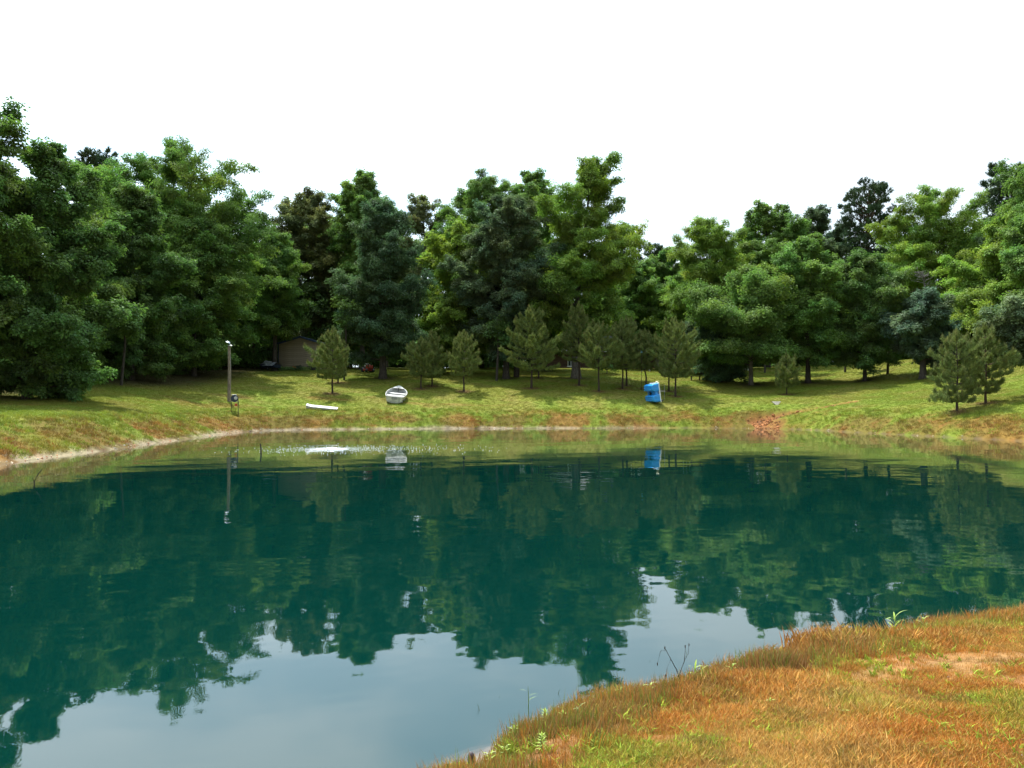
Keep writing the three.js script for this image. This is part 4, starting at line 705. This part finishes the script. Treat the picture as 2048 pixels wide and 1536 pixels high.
{ // small things seen under the branches
  const a = onGround(1289, 743, 60), o = thing('lawn_lounger', 'white and pale blue lawn lounger in front of the brown house', 'lounger', a), lw = mat(0.75, 0.78, 0.8, 0.5), lb = mat(0.12, 0.45, 0.6, 0.6); o.rotation.y = 1.2;
  part('seat', rbox(0.6, 0.06, 1.0, 0.02, 0, 0.3, 0.2), lb, o); part('backrest', rbox(0.6, 0.06, 0.8, 0.02, 0, 0.58, -0.55, 0.85), lw, o); for (const [x, z] of [[-0.26, 0.6], [0.26, 0.6], [-0.26, -0.25], [0.26, -0.25]]) part('leg', box(0.05, 0.4, 0.05, x, 0.12, z), lw, o);
  const b = atDepth(1283, 703, 65.2), h = thing('bird_house', 'small pale blue bird house fixed in a young pine near the pedal boat', 'bird house', b); part('body', rbox(0.14, 0.24, 0.14, 0.01, 0, 0, 0), mat(0.25, 0.55, 0.65, 0.6), h); part('roof', at(new THREE.ConeGeometry(0.15, 0.12, 4), 0, 0.18, 0, 0, Math.PI / 4), WHITE, h); part('post', cyl(0.02, 0.02, b.y - groundY(b.x, b.z) + 0.1, 0, -(b.y - groundY(b.x, b.z) + 0.1) / 2, 0), BARK.young, h);
  for (const [u, w, hh, lab] of [[1489, 0.34, 0.62, 'short white arched panel standing beyond the pale trunk'], [1497.5, 0.5, 0.75, 'wider white arched panel partly behind the pale trunk']]) {
    const q = onGround(u, 741, 60), s = new THREE.Shape(); s.moveTo(-w / 2, -0.1); s.lineTo(w / 2, -0.1); s.lineTo(w / 2, hh - w / 2); s.absarc(0, hh - w / 2, w / 2, 0, Math.PI); single('yard_panel', lab, 'panel', new THREE.ExtrudeGeometry(s, { depth: 0.12, bevelEnabled: true, bevelSize: 0.01, bevelThickness: 0.01, bevelSegments: 1 }), mat(0.66, 0.66, 0.62, 0.7, { map: worn }), q);
  }
  const q = onGround(1484.5, 741, 60), fl = thing('marker_flag', 'red flag on a white stake beyond the pale trunk', 'flag', q), ph = 0.95; part('stake', cyl(0.035, 0.03, ph, 0, ph / 2 - 0.08, 0, 0, 0, 0, 8), WHITE, fl);
  const fg = new THREE.PlaneGeometry(0.28, 0.34, 6, 4), fp = fg.attributes.position; for (let k = 0; k < fp.count; k++) fp.setZ(k, 0.04 * Math.sin(fp.getX(k) * 16)); fg.computeVertexNormals(); part('cloth', at(fg, 0.15, ph - 0.1, 0), mat(0.55, 0.04, 0.02, 0.8, { side: THREE.DoubleSide }), fl);
}
{ // bare grey tree and thin trunks at the wood's edge
  rnd = mulberry(606); const D = 80, p = atDepth(1852, 800, D); p.y = groundY(p.x, p.z); const H = atDepth(1852, 540, D).y - p.y, o = thing('dead_tree', 'leafless grey tree with a haze of fine twigs on the right edge of the wood', 'dead tree', p), w = new Wood(), tw = new Wood();
  w.tube([0, 0.3, 0.6, 1].map((s) => new THREE.Vector3(Math.sin(s * 4) * 0.2, s * H - 0.2 * (s === 0), 0)), [0.2, 0.15, 0.09, 0.02], 8);
  for (let k = 0; k < 60; k++) { const s = rr(0.25, 0.97), a = rnd() * 6.283, L = rr(0.8, 2.4) * (1.1 - s * 0.6), st = new THREE.Vector3(Math.sin(s * 4) * 0.2, s * H, 0), e = st.clone().add(new THREE.Vector3(Math.cos(a) * L, L * rr(0.1, 0.6), Math.sin(a) * L)); tw.tube(bend(st, e, 0.1, 3), [0.04, 0.03, 0.022, 0.01], 4); for (let j = 0; j < 5; j++) { const b = st.clone().lerp(e, rr(0.4, 1)); tw.tube([b, b.clone().add(V.set(rr(-0.6, 0.6), rr(-0.3, 0.6), rr(-0.6, 0.6)))], [0.018, 0.008], 4); } }
  part('trunk', w.geometry(), BARK.grey, o); part('branches', tw.geometry(), BARK.grey, o);
  for (const [u, v, h, lab] of [[95, 797, 5, 'slender trunk beside the oak nearest the clay bank'], [118, 790, 4.5, 'thin slender trunk between the clay bank oak and the dark leafy tree'], [242, 771, 6, 'slender trunk at the foot of the bushy tree before the broad oak'], [688, 760, 8, 'slender trunk between the slim young pine and the red mower'], [824, 748, 9, 'slender trunk behind the close pair of young pines'], [993, 762, 6, 'slender trunk beside the two dark trunks of the grey green oak'], [1036, 750, 9, 'slender trunk between the grey green oak and the largest young pine'], [1690, 745, 10, 'slender trunk between the full green tree and the narrow crowned tree'], [1775, 748, 9, 'slender trunk between the narrow crowned tree and the silvery blue green tree'], [1530, 746, 10, 'slender trunk just behind the pale trunked layered tree'], [1558, 745, 10, 'slender trunk behind the smallest young pine']]) {
    const q = onGround(u, v, 30), t = new Wood(), x = rr(-0.3, 0.3), sc = new Scatter(); t.tube([new THREE.Vector3(0, -0.15, 0), new THREE.Vector3(x, h * 0.5, 0), new THREE.Vector3(x * 0.4, h, 0)], [rr(0.09, 0.15), 0.08, 0.03], 8);
    const n = thing('understory_tree', lab, 'tree', q, 0, 'slender shaded trees'); part('trunk', t.geometry(), BARK.broad, n); for (let k = 0; k < 7; k++) puff(sc, new THREE.Vector3(x * 0.4 + rr(-0.9, 0.9), h * rr(0.62, 1), rr(-0.9, 0.9)), rr(0.5, 0.8), 0.7, 18, 1.1, DEEP, UP); sc.mesh('crown', SPRAYS[0], LEAF, n);
  }
  const q = onGround(1214, 748, 60), n = thing('ornamental_shrub', 'small spreading shrub on a short stem alone on the far lawn', 'shrub', q), t = new Wood(), sc = new Scatter(); t.tube([new THREE.Vector3(0, -0.1, 0), new THREE.Vector3(0, 0.5, 0)], [0.06, 0.05], 7); for (const s of [-1, 1]) t.tube([new THREE.Vector3(0, 0.4, 0), new THREE.Vector3(s * 0.5, 0.75, 0)], [0.04, 0.015], 5); part('trunk', t.geometry(), BARK.broad, n);
  for (const [x, y] of [[-0.85, 0.62], [-0.35, 0.75], [0.3, 0.72], [0.85, 0.6], [0, 0.85]]) puff(sc, new THREE.Vector3(x, y, rr(-0.2, 0.2)), 0.34, 0.6, 16, 0.7, DEEP, UP); sc.mesh('crown', SPRAYS[1], LEAF, n);
}

// ---------------------------------------------------------------- on and in the pond
{
  rnd = mulberry(31); const [cx, cz] = onWater(664, 899), c = new THREE.Vector3(cx, 0, cz), o = thing('pond_aerator', 'low white froth boiling up from the pond aerator', 'aerator', c), foam = mat(0.85, 0.88, 0.9, 0.55);
  const bub = [];
  for (let k = 0; k < 150; k++) { const a = rnd() * 6.283, q = Math.pow(rnd(), 0.8), r = rr(0.018, 0.055) * (1.15 - q * 0.6); bub.push(at(new THREE.IcosahedronGeometry(r, 1).scale(1.5, 0.75, 1), Math.cos(a) * q * 0.72, 0.005 + (1 - q) * rr(0, 0.06), Math.sin(a) * q * 0.4)); }
  part('froth', merge(bub), foam, o);
  const drop = new Scatter(), ic = new THREE.IcosahedronGeometry(1, 0);
  for (let k = 0; k < 1100; k++) { const a = rnd() * 6.283, q = Math.abs(rr(-1, 1) + rr(-1, 1) + rr(-1, 1)) / 3; drop.add(new THREE.Vector3(Math.cos(a) * q * 7.5 + q * 1.6, 0.004 + rnd() * 0.05 * (1 - q), Math.sin(a) * q * 4.6), UP, rnd() * 6, rr(0.007, 0.017), [0.9, 0.92, 0.95], 0.7); }
  const ds = drop.mesh('foam_flecks', ic, foam, o); ds.userData.kind = 'stuff';
  const [sx, sz] = onWater(521, 906), sg = new Wood(); sg.tube([new THREE.Vector3(0, -0.8, 0), new THREE.Vector3(0.02, 0.15, 0), new THREE.Vector3(-0.01, 0.36, 0)], [0.035, 0.03, 0.022], 7); single('wooden_stake', 'short dark stake sticking out of the water beside the froth', 'stake', sg.geometry(), BARK.broad, new THREE.Vector3(sx, 0, sz));
  const [bx, bz] = onWater(70, 968), bg = new Wood(); bg.tube([new THREE.Vector3(0, -0.4, 0), new THREE.Vector3(-0.02, 0.06, 0), new THREE.Vector3(0.06, 0.22, 0), new THREE.Vector3(0.17, 0.36, 0)], [0.016, 0.014, 0.012, 0.006], 6); bg.tube([new THREE.Vector3(-0.02, 0.06, 0), new THREE.Vector3(-0.06, 0.16, 0.03)], [0.01, 0.004], 5); single('bare_branch', 'bent bare branch poking from the water near the clay bank', 'branch', bg.geometry(), BARK.young, new THREE.Vector3(bx, 0, bz));
}

// ---------------------------------------------------------------- plants and stones of the near bank
function onBank(u, v) { for (let e = 0; e < 140; e += 3) { const p = onGround(u, v + e, 2.2); if (-p.z < 14 && pondDistance(p.x, p.z) > 0.04) return p; } return onGround(u, v, 2.2); }
{
  rnd = mulberry(515);
  const PLANT = new THREE.MeshPhysicalMaterial({ color: lin(0.26, 0.36, 0.03), roughness: 1, transmission: 0.35, thickness: 0, side: THREE.DoubleSide }), DULL = new THREE.MeshPhysicalMaterial({ color: lin(0.16, 0.24, 0.06), roughness: 1, transmission: 0.3, thickness: 0, side: THREE.DoubleSide });
  const leaf = (o, len, w) => { const q = new THREE.BufferGeometry(), v = []; const P = (t, s, h) => [s * w * Math.sin(Math.PI * Math.min(0.97, 0.12 + 0.88 * t)) / 2, h, t * len]; for (let k = 0; k < 4; k++) { const a = k / 4, b = (k + 1) / 4, ya = 0.4 * len * a - 0.55 * len * a * a, yb = 0.4 * len * b - 0.55 * len * b * b; v.push(...P(a, -1, ya), ...P(a, 1, ya), ...P(b, 1, yb), ...P(a, -1, ya), ...P(b, 1, yb), ...P(b, -1, yb)); } q.setAttribute('position', new THREE.Float32BufferAttribute(v, 3)); q.computeVertexNormals(); return q; };
  const leafyPlant = (u, v, h, n, len, w, label, m = PLANT) => {
    const p = onBank(u, v), o = thing('leafy_plant', label, 'plant', p), st = new Wood(); st.tube([new THREE.Vector3(0, -0.02, 0), new THREE.Vector3(rr(-0.01, 0.01), h * 0.5, 0), new THREE.Vector3(rr(-0.015, 0.015), h * 0.92, 0)], [0.004, 0.0035, 0.002], 5); part('stem', st.geometry(), DULL, o);
    for (let k = 0; k < n; k++) { const t = (k + 0.5) / n, l = part('leaf', leaf(o, len * lerp(1, 0.75, t) * rr(0.8, 1.15), w), m, o); l.position.y = h * lerp(0.12, 0.95, t); l.rotation.set(-lerp(0.1, 0.75, t), k * 2.39996, 0, 'YXZ'); }
  };
  leafyPlant(1090, 1462, 0.135, 52, 0.042, 0.008, 'tall bright green whorled plant standing on the near bank edge');
  leafyPlant(1084, 1505, 0.10, 40, 0.038, 0.008, 'shorter bright green whorled plant in front of the tall one on the near bank');
  leafyPlant(1126, 1456, 0.09, 18, 0.045, 0.013, 'bright green broad leaved plant next to the tall whorled plant');
  leafyPlant(1156, 1444, 0.09, 7, 0.075, 0.013, 'pale green plant with a few long spreading leaves on the near bank', DULL);
  leafyPlant(1028, 1464, 0.08, 20, 0.05, 0.011, 'low tufted green plant among the brown sedge', PLANT);
  for (const [u, v, h] of [[1790, 1265, 0.2], [1848, 1268, 0.15], [1240, 1350, 0.1], [1300, 1352, 0.12], [1390, 1318, 0.16], [1405, 1330, 0.12], [1465, 1352, 0.09], [980, 1500, 0.09], [1010, 1512, 0.09], [1540, 1418, 0.06], [1690, 1440, 0.06]]) { const p = onBank(u, v), o = thing('weed_sprig', 'small yellow green weed sprig rising from the near bank grass', 'weed', p, 0, 'weed sprigs on the near bank'), n = 12; const st = new Wood(); st.tube([new THREE.Vector3(0, -0.02, 0), new THREE.Vector3(0, h * 0.9, 0)], [0.003, 0.0015], 5); part('stem', st.geometry(), DULL, o); for (let k = 0; k < n; k++) { const l = part('leaf', leaf(o, h * rr(0.35, 0.6), 0.013), PLANT, o); l.position.y = h * k / n * 0.9; l.rotation.set(-rr(0.3, 0.9), k * 2.39996, 0, 'YXZ'); } }
  { const p = onBank(1368, 1330), o = thing('dead_weed', 'tall dead weed with branching wiry stalks leaning over the water', 'weed', p), w = new Wood(), J = (x, y, z) => new THREE.Vector3(x, y, z); w.tube([J(0, -0.02, 0), J(-0.05, 0.14, 0), J(-0.13, 0.29, 0)], [0.004, 0.003, 0.0015], 5); w.tube([J(-0.035, 0.1, 0), J(0.0, 0.2, 0.01), J(0.01, 0.3, 0.01)], [0.0025, 0.002, 0.001], 4); w.tube([J(-0.09, 0.21, 0), J(-0.12, 0.16, 0.02), J(-0.125, 0.1, 0.02)], [0.002, 0.0015, 0.001], 4); w.tube([J(-0.12, 0.27, 0), J(-0.16, 0.27, 0), J(-0.18, 0.18, 0)], [0.0018, 0.0013, 0.001], 4); w.tube([J(-0.0, 0.2, 0.01), J(0.03, 0.25, 0), J(0.035, 0.31, 0)], [0.0018, 0.0013, 0.001], 4); part('stalks', w.geometry(), BARK.young, o); for (const [x, y] of [[-0.125, 0.1], [-0.18, 0.18], [0.01, 0.3], [0.035, 0.31], [-0.13, 0.29]]) part('seed_head', at(new THREE.IcosahedronGeometry(0.006, 1).scale(0.7, 1.9, 0.7), x, y, 0), BARK.young, o); }
  { const [x, z] = onWater(1056, 1412), o = thing('water_reed', 'thin green reed with bent leaves standing in the shallow water', 'reed', new THREE.Vector3(x, 0, z)), w = new Wood(); w.tube([new THREE.Vector3(0, -0.12, 0), new THREE.Vector3(0.004, 0.06, 0), new THREE.Vector3(0, 0.13, 0)], [0.003, 0.0025, 0.0012], 5); part('stem', w.geometry(), DULL, o); for (const [y, a] of [[0.06, 1.4], [0.09, -1.2], [0.03, 1.9]]) { const l = part('leaf', leaf(o, 0.07, 0.006), DULL, o); l.position.y = y; l.rotation.set(-0.5, a, 0, 'YXZ'); } }
  { const p = onBank(946, 1487), o = thing('dark_stump', 'small dark rounded stump at the water edge of the near bank', 'stump', p), g = new THREE.SphereGeometry(0.022, 14, 12), q = g.attributes.position; for (let k = 0; k < q.count; k++) q.setXYZ(k, q.getX(k) * (0.8 + 0.3 * fbm(q.getY(k) * 60, q.getZ(k) * 60)), q.getY(k) * 1.7, q.getZ(k)); g.computeVertexNormals(); part('head', at(g, -0.01, 0.07, 0), mat(0.025, 0.015, 0.02, 0.6), o); part('root', rbox(0.07, 0.05, 0.05, 0.015, 0.015, 0.015, 0, 0, 0.4), mat(0.03, 0.024, 0.02, 0.9), o); part('stem', cyl(0.009, 0.006, 0.08, -0.01, 0.03, 0), mat(0.03, 0.02, 0.02, 0.9), o); }
  // stones: pale gravel at both waterlines, and short stems in the shallows
  const st = new Scatter(), sg = new THREE.DodecahedronGeometry(1, 0); { const q = sg.attributes.position; for (let k = 0; k < q.count; k++) { const f = 0.75 + 0.5 * hash2(Math.round(q.getX(k) * 90), Math.round(q.getY(k) * 90 + q.getZ(k) * 37)); q.setXYZ(k, q.getX(k) * f, q.getY(k) * f * 0.7, q.getZ(k) * f); } sg.computeVertexNormals(); }
  for (let k = 0; k < 34; k++) { const u = 955 + rr(-30, 26), v = 1500 + rr(-16, 24), p = onBank(u, v); st.add(p, UP, rnd() * 6, rr(0.006, 0.016), tint([0.30, 0.22, 0.15], 0.3)); }
  for (let k = 0; k < 120; k++) { const p = onBank(rr(1000, 2048), rr(1280, 1536)); if (pondDistance(p.x, p.z) > 0.05) st.add(p, UP, rnd() * 6, rr(0.004, 0.012), tint([0.32, 0.25, 0.2], 0.3)); }
  for (let k = 0; k < 2600; k++) { const q = POND[Math.floor(rnd() * POND.length)], x = q[0] + rr(-0.5, 0.5), z = q[1] + rr(-0.5, 0.5); if (z > -22 || !inView(x, z, 1.1)) continue; const d = pondDistance(x, z); if (d < 0 || d > 0.2) continue; if (x > 3 && rnd() < 0.7) continue; st.add(new THREE.Vector3(x, groundYOf(x, z, d), z), UP, rnd() * 6, rr(0.015, 0.05), tint(rnd() < 0.25 ? [0.42, 0.2, 0.11] : [0.5, 0.43, 0.33], 0.25)); }
  stuff(st.mesh('gravel', sg, new THREE.MeshStandardMaterial({ roughness: 0.9, color: lin(1, 1, 1) }), scene), 'pale gravel and small stones along the waterline', 'gravel');
  const cl = new Scatter();
  for (let k = 0; k < 900; k++) { const i = Math.min(gullyAt.length - 2, Math.floor(Math.pow(rnd(), 1.5) * (gullyAt.length - 1))), A = gullyAt[i], B = gullyAt[i + 1], t = rnd(), w = lerp(A.w, B.w, t), x = lerp(A.x, B.x, t) + rr(-1, 1) * w, z = lerp(A.z, B.z, t) + rr(-1, 1) * w, d = pondDistance(x, z); if (d < -0.1 || gully(x, z)[0] < 0.4) continue; cl.add(new THREE.Vector3(x, groundYOf(x, z, d), z), UP, rnd() * 6, rr(0.02, 0.07) * (rnd() < 0.12 ? 1.8 : 1), tint(rnd() < 0.2 ? [0.12, 0.055, 0.02] : rnd() < 0.4 ? [0.34, 0.15, 0.055] : C.clay, 0.3)); }
  stuff(cl.mesh('clay_clods', sg, new THREE.MeshStandardMaterial({ roughness: 1, color: lin(1, 1, 1) }), scene), 'broken orange clay clods in the washed out gully', 'clay');
  const em = new Scatter(), eg = bladeTuft(3, 0.008, 0.05, 0.003, 0.4, 61);
  for (let k = 0; k < 420; k++) { const q = POND[Math.floor(rnd() * POND.length)], x = q[0] + rr(-1.2, 1.2), z = q[1] + rr(-1.2, 1.2); if (z < -11 || !inView(x, z)) continue; const d = pondDistance(x, z); if (d > 0 || d < -0.9 || rnd() < -d * 0.9) continue; em.add(new THREE.Vector3(x, -0.01, z), UP, rnd() * 6, rr(0.4, 1.3), tint([0.09, 0.11, 0.04], 0.4)); }
  stuff(em.mesh('shallow_stems', eg, GRASS, scene), 'short grass stems poking through the shallows', 'stems');
}
console.log('all', total);
renderer.render(scene, camera);
